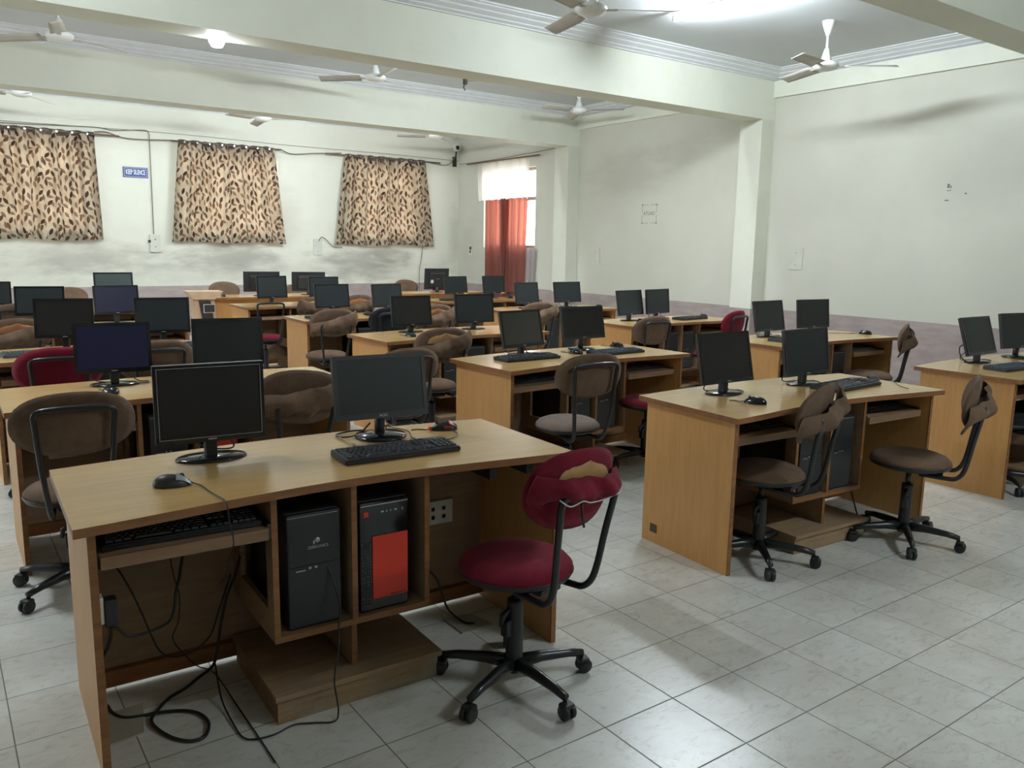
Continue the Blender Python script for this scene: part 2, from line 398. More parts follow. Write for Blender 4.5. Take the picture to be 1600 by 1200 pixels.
def text(body, size, mat, parent, loc, rot, name='lettering', ext=0.0006, sx=1.0, bold=0.0):
    cu = bpy.data.curves.new(name, 'FONT'); cu.body = body; cu.size = size; cu.align_x = 'CENTER'; cu.align_y = 'CENTER'
    cu.extrude = ext; cu.offset = bold; cu.resolution_u = 3
    tmp = bpy.data.objects.new('tmp_text', cu); C.objects.link(tmp); bpy.context.view_layer.update()
    me = bpy.data.meshes.new_from_object(tmp.evaluated_get(bpy.context.evaluated_depsgraph_get()))
    bpy.data.objects.remove(tmp); bpy.data.curves.remove(cu)
    me.name = name; me.materials.clear(); me.materials.append(M[mat])
    o = bpy.data.objects.new(name, me); C.objects.link(o); o.parent = parent; o.location = loc; o.rotation_euler = rot
    o.scale = (sx, 1, 1); return o

# ------------------------------------------------------------------ room shell
XW, XC, YB = 6.42, 6.20, 11.75
X0, Y0 = -6.5, -4.6
HB, HC = 3.01, 3.57
BEAMS = [(1.08, 1.37), (4.66, 4.98), (8.23, 8.56)]
mb = MB(); mb.box(X0, XW, Y0, YB, -0.1, 0.0); struct(mb.build('floor', 'floor'))
mb = MB(); mb.box(X0-.2, XW+.25, Y0-.2, YB+.25, HC, HC+.12); struct(mb.build('ceiling', 'ceiling'))

def wall_holes(name, mat, axis, pos, thick, a0, a1, z0, z1, holes):
    """wall in the plane axis=pos, running a0..a1, with rectangular openings"""
    mb = MB(); xs = sorted({a0, a1, *[h[0] for h in holes], *[h[1] for h in holes]}); zs = sorted({z0, z1, *[h[2] for h in holes], *[h[3] for h in holes]})
    for i in range(len(xs)-1):
        for j in range(len(zs)-1):
            cx, cz = (xs[i]+xs[i+1])/2, (zs[j]+zs[j+1])/2
            if any(h[0] < cx < h[1] and h[2] < cz < h[3] for h in holes): continue
            if axis == 'y': mb.box(xs[i], xs[i+1], pos, pos+thick, zs[j], zs[j+1])
            else: mb.box(pos, pos+thick, xs[i], xs[i+1], zs[j], zs[j+1])
    bmesh.ops.remove_doubles(mb.bm, verts=mb.bm.verts, dist=1e-5)
    return struct(mb.build(name, mat))
BACK_WIN = [(-1.15, 0.08, 1.54, 2.86), (1.42, 2.93, 1.54, 2.84), (4.22, 5.55, 1.54, 2.86)]
RIGHT_WIN = (9.33, 10.88, 1.46, 2.80)
wall_holes('wall_back', 'wall_back', 'y', YB, 0.22, X0-.2, XW+.22, 0, HC, BACK_WIN)
wall_holes('wall_right', 'wall_right', 'x', XW, 0.22, Y0, YB, 0, HC, [RIGHT_WIN])
LEFT_FILL_GAPS = [(5.6, 7.4, 1.0, 2.6), (9.2, 10.8, 1.3, 2.6)]  # unseen openings added so sky light fills the left side
REAR_WIN = [(-4.6, -2.6, 1.0, 2.6), (-0.6, 1.6, 0.02, 2.5), (3.2, 5.2, 1.0, 2.6)]
wall_holes('wall_left', 'wall', 'x', X0-.2, 0.2, Y0-.2, YB, 0, HC, LEFT_FILL_GAPS)
wall_holes('wall_rear', 'wall', 'y', Y0-.2, 0.2, X0, XW+.22, 0, HC, [])

for i, (y0, y1) in enumerate(BEAMS):
    mb = MB(); mb.box(X0, XW, y0, y1, HB, HC)
    struct(mb.build('beam', ['beam', 'beam1', 'beam2'][i]))
    mb = MB(); mb.box(XC, XW, y0, y1, 0, HB)
    struct(mb.build('pillar', 'wall'))
BAYS = [(1.37, 4.66), (4.98, 8.23), (8.56, YB), (Y0, 1.08)]
n = 0
for (y0, y1) in BAYS:
    # slight ledge high on the right wall
    if y0 < 8: 
        mb = MB(); mb.box(XW-.045, XW, y0, y1, 3.265, 3.45); struct(mb.build('wall_ledge', 'beam'))
    for (d, z) in ((0, 0),):
        mb = MB()
        PF = [(0, 3.45), (.02, 3.45), (.022, 3.461), (.05, 3.476), (.053, 3.487), (.095, 3.511), (.099, 3.522), (.145, 3.543), (.149, 3.553), (.17, 3.557), (.172, HC-.0005), (0, HC-.0005)]
        def run(fn):
            A = [[mb.bm.verts.new(fn(e, dp, z)) for dp, z in PF] for e in (0, 1)]
            for k in range(len(PF)): mb.bm.faces.new((A[0][k], A[0][(k+1) % len(PF)], A[1][(k+1) % len(PF)], A[1][k]))
        run(lambda e, dp, z: (XW-dp, (y0, y1)[e], z)); run(lambda e, dp, z: ((X0, XW)[e], y1-dp, z)); run(lambda e, dp, z: ((X0, XW)[e], y0+dp, z))
        bmesh.ops.recalc_face_normals(mb.bm, faces=mb.bm.faces)
        n += 1; struct(mb.build('trim_%d' % n, 'cornice'))

def window_unit(n, axis, pos, a0, a1, z0, z1, mull=2, grille=True):
    root = bpy.data.objects.new('window_%d' % n, None); C.objects.link(root); struct(root)
    def bx(mb, u0, u1, w0, w1, q0, q1):
        if axis == 'y': mb.box(u0, u1, pos+w0, pos+w1, q0, q1)
        else: mb.box(pos+w0, pos+w1, u0, u1, q0, q1)
    fr = MB(); t = .05
    bx(fr, a0, a1, .08, .14, z0, z0+t); bx(fr, a0, a1, .08, .14, z1-t, z1)
    bx(fr, a0, a0+t, .08, .14, z0+t, z1-t); bx(fr, a1-t, a1, .08, .14, z0+t, z1-t)
    for k in range(1, mull):
        x = a0+(a1-a0)*k/mull; bx(fr, x-.025, x+.025, .08, .14, z0+t, z1-t)
    tz = z0+(z1-z0)*.62; bx(fr, a0+t, a1-t, .08, .14, tz-.03, tz+.03)
    fr.build('window_frame', 'frame', root)
    g = MB(); bx(g, a0+t, a1-t, .108, .112, z0+t, z1-t); g.build('window_pane', 'glass', root)
    if grille:
        gr = MB()
        k = 0
        while z0+.14*(k+1) < tz-.04: bx(gr, a0+t, a1-t, .15, .158, z0+.14*(k+1)-.004, z0+.14*(k+1)+.004); k += 1
        for k in range(1, 12):
            x = a0+(a1-a0)*k/12; bx(gr, x-.004, x+.004, .15, .158, z0+t, tz)
        gr.build('window_grille', 'frame', root)
for i, w in enumerate(BACK_WIN): window_unit(i+1, 'y', YB, *w)
window_unit(4, 'x', XW, *RIGHT_WIN)
# wall of the building next door, seen as a warm tone through the printed curtains
# ------------------------------------------------------------------ curtains
def pleated(mb, fn_pt, width_top, width_bot, z1, z0, amp, folds, seed, nu=150, nv=14, hem=None):
    rnd = random.Random(seed); ph = [rnd.uniform(0, 6.28) for _ in range(5)]; fr = [folds, folds*1.7+.3, folds*.55, folds*2.9, folds*.3]
    am = [1, .35, .5, .08, .35]
    uvl = mb.bm.loops.layers.uv.verify()
    prof = []
    for i in range(nu+1):
        u = i/nu; d = sum(a*math.sin(2*PI*f*u+p) for a, f, p in zip(am, fr, ph))
        prof.append(d)
    V = []; L = [0.0]
    for i in range(1, nu+1):
        L.append(L[-1]+math.hypot((width_bot)/nu, (prof[i]-prof[i-1])*amp))
    for i in range(nu+1):
        row = []
        for j in range(nv+1):
            t = j/nv; u = i/nu
            w = width_top+(width_bot-width_top)*t; 
            a = amp*(1.15-.35*t)
            sx = (u-.5)*w+math.sin(t*3+u*9+ph[0])*.008*t
            z = z1+(z0-z1)*t + (0.012*math.sin(u*11+ph[1]) if j == nv else 0) + (0.010*math.sin(2*PI*folds*u+ph[0]) if j == 0 else 0)
            row.append((mb.bm.verts.new(fn_pt(sx, prof[i]*a, z)), (L[i], z)))
        V.append(row)
    for i in range(nu):
        for j in range(nv):
            q = (V[i][j], V[i+1][j], V[i+1][j+1], V[i][j+1])
            f = mb.bm.faces.new([a[0] for a in q]); f.smooth = True; f.material_index = mb.mi
            for lp, a in zip(f.loops, q): lp[uvl].uv = a[1]
    return mb
CURT = [(-0.56, 1.54, 1.60, 'leftmost leaf-print curtain on the back wall, cut by the photo edge', 11),
        (2.095, 1.49, 1.81, 'leaf-print curtain between the blue sign and the right-hand printed curtain', 23),
        (4.84, 1.58, 1.96, 'leaf-print curtain nearest the wall-mounted camera in the corner', 37)]
for (cx, wt, wb, lab, sd) in CURT:
    t = thing('printed_curtain', lab, 'curtain', (cx, YB-.10, 0), 0, 'leaf-print curtains on the back wall')
    mb = MB(); pleated(mb, lambda s, d, z: (s, d, z), wt, wb, 3.0, 1.47, .034, 8, sd); mb.build('curtain_cloth', 'leafcloth', t)
    mb = MB(); pleated(mb, lambda s, d, z: (s, d+.004, z), wb*.985, wb, 1.585, 1.472, .032, 8, sd, nv=2); mb.build('hem', 'leafhem', t)
    mb = MB(); pleated(mb, lambda s, d, z: (s, d-.004, z), wt, wt*1.005, 3.0, 2.925, .036, 8, sd, nv=2); mb.build('header_band', 'header', t)
    mb = MB()
    for k in range(8): mb.lathe([(.012, 0), (.016, .004), (.012, .008)], 10, mat=Matrix.Rotation(PI/2, 4, 'X'), c=(-wt/2+wt*(k+.5)/8, -.045, 2.965))
    mb.build('eyelets', 'chrome', t)
    r = MB(); r.tube([(cx-wt/2-.33 if sd != 23 else cx-wt/2-.09, YB-.095, 2.975), (cx+wt/2+(.33 if sd != 23 else .12), YB-.095, 2.975)], .013, 10)
    o = r.build('curtain_rod', 'rod')
    tag(o, {11: 'brown curtain rod left of the blue sign', 23: 'short-ended brown curtain rod over the middle printed curtain', 37: 'brown curtain rod beside the corner camera'}[sd], 'curtain rod')
# side window: white sheer above, rust red sheer below
t = thing('sheer_curtain', 'rust red sheer curtain with white top over the bright side window', 'curtain', (XW-.10, 10.12, 0))
mb = MB(); pleated(mb, lambda s, d, z: (d, s, z), 1.58, 1.50, 2.93, 2.28, .018, 7, 5); mb.build('white_heading', 'whitesheer', t)
mb = MB(); pleated(mb, lambda s, d, z: (d, s+.22, z), .66, .70, 2.29, .60, .026, 6, 8); pleated(mb, lambda s, d, z: (d, s-.32, z), .74, .60, 2.30, .70, .022, 5, 9)
mb.build('red_panel', 'redsheer', t)
mb = MB(); pleated(mb, lambda s, d, z: (d-.035, s-.06, z), .15, .10, 2.30, .55, .02, 2, 12); mb.build('gathered_edge', 'redsheer', t)
mb = MB(); mb.tube([(XW-.10, 9.12, 2.955), (XW-.10, 11.3, 2.955)], .014, 10); o = mb.build('curtain_rod', 'rod'); tag(o, 'brown curtain rod above the bright side window', 'curtain rod')
mb = MB(); pleated(mb, lambda s, d, z: (XW-.05+d, 9.38+s, z), .30, .18, 1.46, .60, .012, 2, 15, nu=40); o = mb.build('hanging_cloth', 'greydrape'); tag(o, 'grey mauve cloth hanging below the right end of the side window', 'cloth')

# ------------------------------------------------------------------ ceiling fans, lights, camera
def fan(x, y, zm, ang, lab, ctop=HC):
    t = thing('ceiling_fan', lab, 'ceiling fan', (x, y, zm), 0, 'white ceiling fans')
    h = ctop-zm
    mb = MB(); mb.lathe([(0, -.045), (.05, -.043), (.095, -.03), (.115, -.01), (.115, .012), (.09, .03), (.045, .04), (0, .042)], 28); mb.build('motor_housing', 'fan', t)
    mb = MB(); mb.lathe([(.05, .035), (.048, .05), (.02, .15), (.0, .152)], 20); mb.build('lower_cup', 'fan', t)
    mb = MB(); mb.tube([(0, 0, .1), (0, 0, h-.03)], .011, 10); mb.build('down_rod', 'fan', t)
    mb = MB(); mb.lathe([(.018, h-.13), (.045, h-.05), (.058, h-.005), (.058, h)], 20); mb.build('canopy', 'fan', t)
    for k in range(3):
        mb = MB(); b = bmesh.new()
        def bl(u, v):
            x_ = .16+.46*u; w = .065-.012*u; y_ = (v-.5)*2*w; zz = -.004+(v-.5)*.035-u*.012
            return (x_, y_, zz)
        g = MB(); g.grid(8, 3, bl)
        ext = bmesh.ops.extrude_face_region(g.bm, geom=list(g.bm.faces))
        for v in ext['geom']:
            if isinstance(v, bmesh.types.BMVert): v.co.z -= .004
        g.box(.09, .19, -.02, .02, -.012, -.006)
        bmesh.ops.recalc_face_normals(g.bm, faces=g.bm.faces)
        g.build('blade', 'fanblade', t, rot=(0, 0, math.radians(ang+120*k)))
    return t
fan(2.12, 3.02, 3.18, -40, 'ceiling fan left of the bright tube light, its rod cut by the photo top')
fan(4.99, 3.04, 3.18, -48, 'ceiling fan hanging free in front of the right wall, right of the tube light')
fan(-0.78, 6.88, 3.27, 20, 'ceiling fan at upper left in front of the middle beam')
fan(2.29, 6.84, 3.30, 22, 'ceiling fan with pointed cup near the middle of the photo')
fan(5.42, 7.08, 3.31, 183, 'small-looking ceiling fan beside the pillar near the side window')
fan(-0.81, 10.1, 3.21, -67, 'leftmost ceiling fan above the leftmost printed curtain')
fan(2.14, 10.1, 3.21, -36, 'ceiling fan above the middle printed curtain')
fan(4.96, 10.1, 3.22, 38, 'ceiling fan nearest the corner camera')
mb = MB(); mb.box(-.02, .02, -.02, .02, -.1, 0); mb.tube([(0, 0, -.08), (-.03, -.01, -.14), (.0, 0, -.17)], .008, 6); mb.grid(4, 1, lambda u, v: (.02+.2*u, (v-.5)*.05*(1-u*.8), -.06+.03*u))
o = mb.build('fan_hook', 'rail', loc=(3.75, 7.3, HC)); tag(o, 'dark bare fan hook with wire ends hanging from the ceiling', 'hook')

def tube_light(a, b, lab, mt='tube'):
    a, b = Vector(a), Vector(b); d = (b-a).normalized(); s = d.cross(Vector((0, 0, 1)))
    t = thing('tube_light', lab, 'tube light', tuple((a+b)/2), math.atan2(d.y, d.x), 'ceiling tube lights')
    L = (b-a).length
    mb = MB(); mb.tube([(-L/2+.03, 0, 0), (L/2-.03, 0, 0)], .015, 12); mb.build('lamp_tube', mt, t)
    mb = MB(); mb.box(-L/2, L/2, -.014, .014, .034, .048, .003); mb.box(-L/2, -L/2+.03, -.018, .018, -.02, .03, .003); mb.box(L/2-.03, L/2, -.018, .018, -.02, .03, .003); mb.build('batten', 'fan', t)
    return t
tube_light((3.67, 3.72, 3.50), (3.84, 2.50, 3.50), 'brightly lit tube light on the ceiling beside the fan')
tube_light((-2.1, 3.7, 3.52), (-2.1, 2.5, 3.52), 'unseen tube light added above the left desks as fill', 'tube_dim')  # added lamp, out of view, brightens the left side of the room
tube_light((1.6, -2.6, 3.52), (2.8, -2.6, 3.52), 'unseen tube light added behind the camera as fill')  # unseen lamp put in for general fill light
tube_light((3.0, 5.03, 3.2), (4.2, 5.03, 3.2), 'unseen tube light added behind the near beam as fill, right')  # extra lamp hidden by the beam, added to light the middle bay
tube_light((2.6, 8.61, 3.2), (3.8, 8.61, 3.2), 'unseen tube light added behind the middle beam as fill, right')  # lamp added out of sight to light the far bay
tube_light((-.6, 8.61, 3.2), (.6, 8.61, 3.2), 'unseen tube light added behind the middle beam as fill, left', 'tube_dim')  # second unseen lamp, added to brighten the back wall
t = thing('bulb_light', 'glaring white bulb behind the near beam at upper left', 'light', (0.06, 5.05, 3.035))
mb = MB(); mb.lathe([(0, -.065), (.04, -.055), (.058, -.02), (.052, .02), (.024, .05), (.018, .06)], 18); mb.build('bulb', 'bulb', t)
mb = MB(); mb.lathe([(.02, .055), (.024, .09), (.03, .1), (.03, .12)], 14); mb.box(-.015, .015, -.07, .0, .09, .11); mb.build('bulb_holder', 'black', t)

t = thing('security_camera', 'white security camera on a bracket in the back right corner', 'security camera', (6.27, YB, 3.0), 0)
mb = MB(); mb.lathe([(.0, -.075), (.05, -.07), (.062, -.03), (.062, .05), (.05, .075), (0, .08)], 20, mat=Matrix.Rotation(PI/2, 4, 'X'), c=(0, -.14, .27)); mb.build('camera_body', 'fan', t)
mb = MB(); mb.lathe([(0, 0), (.036, 0), (.04, .006), (0, .012)], 18, mat=Matrix.Rotation(PI/2, 4, 'X'), c=(-.01, -.212, .265)); mb.build('lens', 'blackg', t)
mb = MB(); mb.tube([(.02, -.12, .2), (.03, -.08, .1), (.05, -.02, .06)], .014, 8); mb.box(.01, .09, -.02, -.0, -.06, .12); mb.build('bracket', 'rail', t)

# ------------------------------------------------------------------ wall fittings
t = thing('keep_silence_sign', 'small blue KEEP SILENCE sign on the back wall', 'sign', (.75, YB, 2.48))
mb = MB(); mb.box(-.172, .172, -.012, 0, -.075, .075, .002); mb.build('sign_board', 'sign', t)
mb = MB()
for a in ((-.155, .155, .058, .062), (-.155, .155, -.062, -.058)): mb.box(a[0], a[1], -.0135, -.012, a[2], a[3])
for a in ((-.155, -.151), (.151, .155)): mb.box(a[0], a[1], -.0135, -.012, -.058, .058)
mb.build('sign_border', 'signw', t)
text('KEEP SILENCE', .100, 'signw', t, (0, -.0135, 0), (PI/2, 0, 0), sx=.44, ext=.001, bold=.0018)
def plate(name, lab, cat, loc, axis, w, h, th=.012, extra=None):
    t = thing(name, lab, cat, loc)
    mb = MB()
    if axis == 'y': mb.box(-w/2, w/2, -th, 0, -h/2, h/2, .002)
    else: mb.box(-th, 0, -w/2, w/2, -h/2, h/2, .002)
    mb.build('cover_plate', 'plate', t)
    mb = MB()
    for (u, v, r) in (extra or [(0, h*.28, .005), (0, -h*.28, .005)]):
        if axis == 'y': mb.box(u-r, u+r, -th-.003, -th, v-r, v+r)
        else: mb.box(-th-.003, -th, u-r, u+r, v-r, v+r)
    mb.build('screws' if not extra else 'sockets', 'rail' if extra else 'cablew', t); return t
plate('switch_box', 'pale switch box below the KEEP SILENCE sign wire', 'switch box', (.97, YB, 1.44), 'y', .15, .26, .04, [(0, .06, .008), (0, -.05, .007), (-.085, .03, .02)])
plate('wall_plate', 'blank plate between the middle and right printed curtains', 'wall plate', (3.59, YB, 1.42), 'y', .16, .27)
plate('wall_socket', 'socket plate with dark holes left of the red curtain', 'socket', (XW, 11.3, 1.41), 'x', .14, .20, .012, [(.0, .03, .03), (.01, -.035, .022)])
plate('wall_plate', 'blank plate on the right wall near the red curtain side pillar', 'wall plate', (XW, 7.78, 1.36), 'x', .20, .26)
plate('wall_plate', 'blank plate on the right wall nearest the camera', 'wall plate', (XW, 4.22, 1.40), 'x', .18, .25)
t = thing('wall_stencil', 'faded square stencil with lettering on the right wall', 'stencil', (XW-.001, 6.67, 1.97), -PI/2)
mb = MB()
for k in range(9):
    u = -.14+.28*k/8
    if k in (4,): continue
    s_ = .011 if k in (0, 8) else .006
    for v in (-.125, .125): mb.box(u-s_, u+s_, -.002, 0, v-s_, v+s_)
    if k not in (0, 8):
        w = -.125+.25*k/8
        for uu in (-.14, .14): mb.box(uu-.005, uu+.005, -.002, 0, w-.008, w+.008)
mb.build('stencil_border', 'paint_mark', t)
text('ATUAD', .075, 'paint_mark', t, (0, -.002, .005), (PI/2, 0, 0), sx=.9, ext=.0005)
mb = MB()
for (y, z, w, h) in ((2.525, 2.155, .012, .02), (2.50, 2.145, .005, .014), (2.515, 2.11, .02, .004), (2.35, 2.075, .010, .007), (2.53, 2.015, .02, .006)): mb.box(XW-.002, XW, y-w, y+w, z-h, z+h)
o = mb.build('wall_marks', 'paint_mark'); tag(o, 'small faint tape marks on the bare right wall', 'marks')
cable([(-.93, 11.73, 3.03), (-.24, 11.73, 3.06), (.25, 11.73, 3.08), (.49, 11.73, 3.06), (.90, 11.73, 3.10), (.965, 11.73, 3.05), (.967, 11.73, 2.95), (.962, 11.73, 2.2), (.957, 11.73, 1.58)], .007, 'cablew', 'thin brown wire running down beside the KEEP SILENCE sign', 'wire', 'wire')
cable([(.21, 11.63, 3.006), (.38, 11.68, 3.02), (.67, 11.7, 2.957), (1.276, 11.66, 2.981)], .009, 'cablew', 'slack grey wire joining the left and middle curtain rods', 'wire', 'wire')
cable([(2.95, 11.63, 2.975), (3.16, 11.7, 2.927), (3.55, 11.7, 2.967), (4.01, 11.65, 3.002)], .009, 'cablew', 'slack grey wire joining the middle and right curtain rods', 'wire', 'wire')
cable([(5.65, 11.7, 2.981), (6.1, 11.72, 2.95), (6.25, 11.72, 3.03), (6.30, 11.70, 3.12)], .008, 'cablew', 'grey wire from the right curtain rod to the corner camera', 'wire', 'wire')
cable([(-2, 11.74, 3.04), (1.12, 11.74, 3.089), (3.11, 11.74, 3.066), (4.86, 11.74, 3.067), (6.4, 11.74, 3.05)], .004, 'cablew', 'long thin wire along the top of the back wall', 'wire', 'wire')
cable([(5.631, 11.73, 1.46), (5.60, 11.73, 1.2), (5.56, 11.73, 1.0), (5.56, 11.73, .5)], .006, 'cablew', 'dark wire hanging below the printed curtain by the corner', 'wire', 'wire')
cable([(3.60, 11.72, 1.52), (3.64, 11.70, 1.585), (3.72, 11.70, 1.55), (3.86, 11.71, 1.435), (4.02, 11.70, 1.42)], .007, 'cablew', 'grey wire curving from the blank plate under the right printed curtain', 'wire', 'wire')
cable([(6.41, 11.72, 2.99), (6.41, 10.9, 2.985), (6.41, 9.4, 3.02), (6.41, 8.7, 3.05)], .005, 'cablew', 'thin wire on the side wall above the red curtain rod', 'wire', 'wire')

# ------------------------------------------------------------------ desks
DW, DD, DH = 1.63, 0.66, 0.755
def fy(x): return .078*math.sin(PI*min(max(x/DW, 0), 1))**1.25
def by(x): return DD+.065*math.sin(PI*min(max(x/DW, 0), 1))
ROWN = {1: 'front-row', 2: 'second-row', 3: 'third-row', 4: 'fourth-row', 5: 'fifth-row', 6: 'last-row'}
COLN = {'L': 'left', 'M': 'middle', 'R': 'right'}
def make_desk(key, x, y, yaw, flip=False, ltray=True, rtray=True):
    row, col = int(key[1]), key[0]
    lab = '%s desk of the %s column, beech laminate with computer cubbies' % (ROWN[row], COLN[col])
    if key == 'L1': lab = 'nearest beech desk with the red-fronted computer and dangling cables below'
    if key == 'M1': lab = 'front-row beech desk of the middle column, brown sticker low on its side'
    if flip: lab = 'last-row desk of the %s column, its plain back panel towards the camera' % COLN[col]
    t = thing('computer_desk', lab, 'desk', (x, y, 0), math.radians(yaw), 'beech computer desks')
    N = 20
    mb = MB(); pts = [(DW*i/N, fy(DW*i/N)) for i in range(N+1)]+[(DW*(N-i)/N, by(DW*(N-i)/N)) for i in range(N+1)]
    mb.prism(pts, DH-.026, DH, side_mi=1); mb.build('desk_top', ['top', 'edge'], t)
    for sx in (.035, DW-.055):
        mb = MB(); mb.box(sx, sx+.02, .045, .63, 0, DH-.026); mb.mi = 1; mb.box(sx-.0005, sx+.0205, .040, .046, 0, DH-.026); mb.build('side_panel', ['side', 'edge'], t)
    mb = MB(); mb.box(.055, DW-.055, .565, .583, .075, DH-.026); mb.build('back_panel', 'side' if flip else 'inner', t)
    mb = MB(); mb.box(.055, DW-.055, .535, .565, .02, .075); mb.build('bottom_rail', 'edge', t)
    if flip: return t
    xs = (.55, .81, 1.075)
    # left divider has an open window in it
    f0 = .10
    for i, sx in enumerate(xs):
        mb = MB(); zb = .27
        if i == 0:
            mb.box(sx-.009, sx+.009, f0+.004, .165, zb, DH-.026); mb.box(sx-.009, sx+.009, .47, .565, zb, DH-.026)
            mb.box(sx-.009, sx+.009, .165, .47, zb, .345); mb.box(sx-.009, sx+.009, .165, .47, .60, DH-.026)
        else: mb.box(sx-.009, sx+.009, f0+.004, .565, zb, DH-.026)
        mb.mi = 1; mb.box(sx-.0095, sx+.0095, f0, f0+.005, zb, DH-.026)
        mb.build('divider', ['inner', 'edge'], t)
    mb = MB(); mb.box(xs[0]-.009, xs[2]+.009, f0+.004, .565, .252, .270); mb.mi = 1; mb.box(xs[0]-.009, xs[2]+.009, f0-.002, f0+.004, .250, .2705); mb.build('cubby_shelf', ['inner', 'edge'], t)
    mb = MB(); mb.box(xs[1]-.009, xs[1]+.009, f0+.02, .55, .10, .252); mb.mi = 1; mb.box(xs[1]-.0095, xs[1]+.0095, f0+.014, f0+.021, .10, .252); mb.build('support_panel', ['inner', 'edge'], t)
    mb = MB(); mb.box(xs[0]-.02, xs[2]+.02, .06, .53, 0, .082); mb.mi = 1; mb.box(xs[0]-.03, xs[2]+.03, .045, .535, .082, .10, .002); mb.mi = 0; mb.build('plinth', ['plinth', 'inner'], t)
    def tray(x0, x1):
        mb = MB(); mb.box(x0, x1, .10, .46, .618, .634); mb.mi = 1; mb.box(x0, x1, .085, .10, .600, .636, .001)
        tr = mb.build('keyboard_tray', ['inner', 'trayf'], t)
        for (a_, b_) in ((x0-.012, x0), (x1, x1+.012)): r = MB(); r.box(a_, b_, .10, .46, .60, .645); r.build('runner', 'rail', tr)
    if ltray: tray(.068, xs[0]-.022)
    if rtray: tray(xs[2]+.022, DW-.068)
    return t
DESK = {'L1': (-1.68, .54, -1.8), 'M1': (.94, .55, -3.0), 'R1': (3.33, .40, -1.0),
        'L2': (-1.71, 2.28, -.5), 'M2': (.86, 2.17, 2.5), 'R2': (3.43, 2.16, -1.2),
        'L3': (-1.68, 3.92, 1.0), 'M3': (.88, 3.83, 2.5), 'R3': (3.52, 3.91, .6),
        'L4': (-1.68, 5.68, 0), 'M4': (.96, 5.68, -1.5), 'R4': (3.40, 5.75, -1.5),
        'L5': (-1.70, 7.48, 0), 'M5': (.98, 7.49, 0), 'R5': (3.50, 7.42, 0),
        'M6': (2.73, 9.96, 180), 'R6': (5.40, 9.92, 180)}
DO = {}
for k, (x, y, a) in DESK.items():
    DO[k] = make_desk(k, x, y, a, flip=k in ('M6', 'R6'), rtray=(k != 'L1'))
def dpt(key, x, y):
    X, Y, a = DESK[key]; a = math.radians(a); return (X+x*math.cos(a)-y*math.sin(a), Y+x*math.sin(a)+y*math.cos(a))
# extras fixed to single desks
mb = MB(); mb.box(.0335, .035, .52, .57, .055, .10); mb.build('old_sticker', 'sticker_brown', DO['M1'])
mb = MB(); mb.box(.055, .075, .14, .18, .42, .50, .004); mb.build('switch_plate', 'white', DO['L1'])
def socket_board(par, x, z):
    mb = MB(); mb.box(x, x+.13, .545, .565, z, z+.10, .004); o = mb.build('socket_board', 'white', par)
    g = MB()
    for k in range(2):
        for j in range(2): g.box(x+.03+.05*k, x+.044+.05*k, .543, .545, z+.025+.035*j, z+.040+.035*j)
    g.build('socket_holes', 'dark', o)
socket_board(DO['L1'], 1.30, .36)
socket_board(DO['M1'], 1.20, .40)
socket_board(DO['R4'], 1.2, .4)
for k in ('L2', 'M2', 'M3'): socket_board(DO[k], .2, .40)
for a_ in (1.34, 1.50): mb = MB(); mb.box(a_, a_+.03, .12, .50, .66, .70); mb.build('empty_runner', 'rail', DO['L1'])
t = thing('power_plug', 'black moulded plug in the switch plate under the nearest desk', 'plug', (*dpt('L1', .075, .155), .44), math.radians(-1.8))
mb = MB(); mb.box(0, .035, -.018, .022, -.03, .05, .005); mb.build('plug_body', 'black', t)
t = thing('power_plug', 'black double plugs on the socket board under the front middle desk', 'plug', (*dpt('M1', 1.24, .535), .44), math.radians(-3))
mb = MB(); mb.box(-.03, .01, -.035, .006, -.02, .03, .005); mb.box(.04, .08, -.035, .006, -.025, .02, .005); mb.build('plug_body', 'black', t)
for i, (pts, lab) in enumerate((([(-.346, .928), (-.347, .782), (-.204, .781), (-.229, .906)], 'loose pale floor plate under the nearest desk beside the red chair'),
                 ([(-1.601, .937), (-1.47, .941), (-1.503, .768), (-1.61, .755)], 'loose pale floor plate under the keyboard end of the nearest desk'))):
    mb = MB(); mb.prism(list(reversed(pts)), 0, .006); o = mb.build('floor_plate', 'loose'); tag(o, lab, 'floor plate')

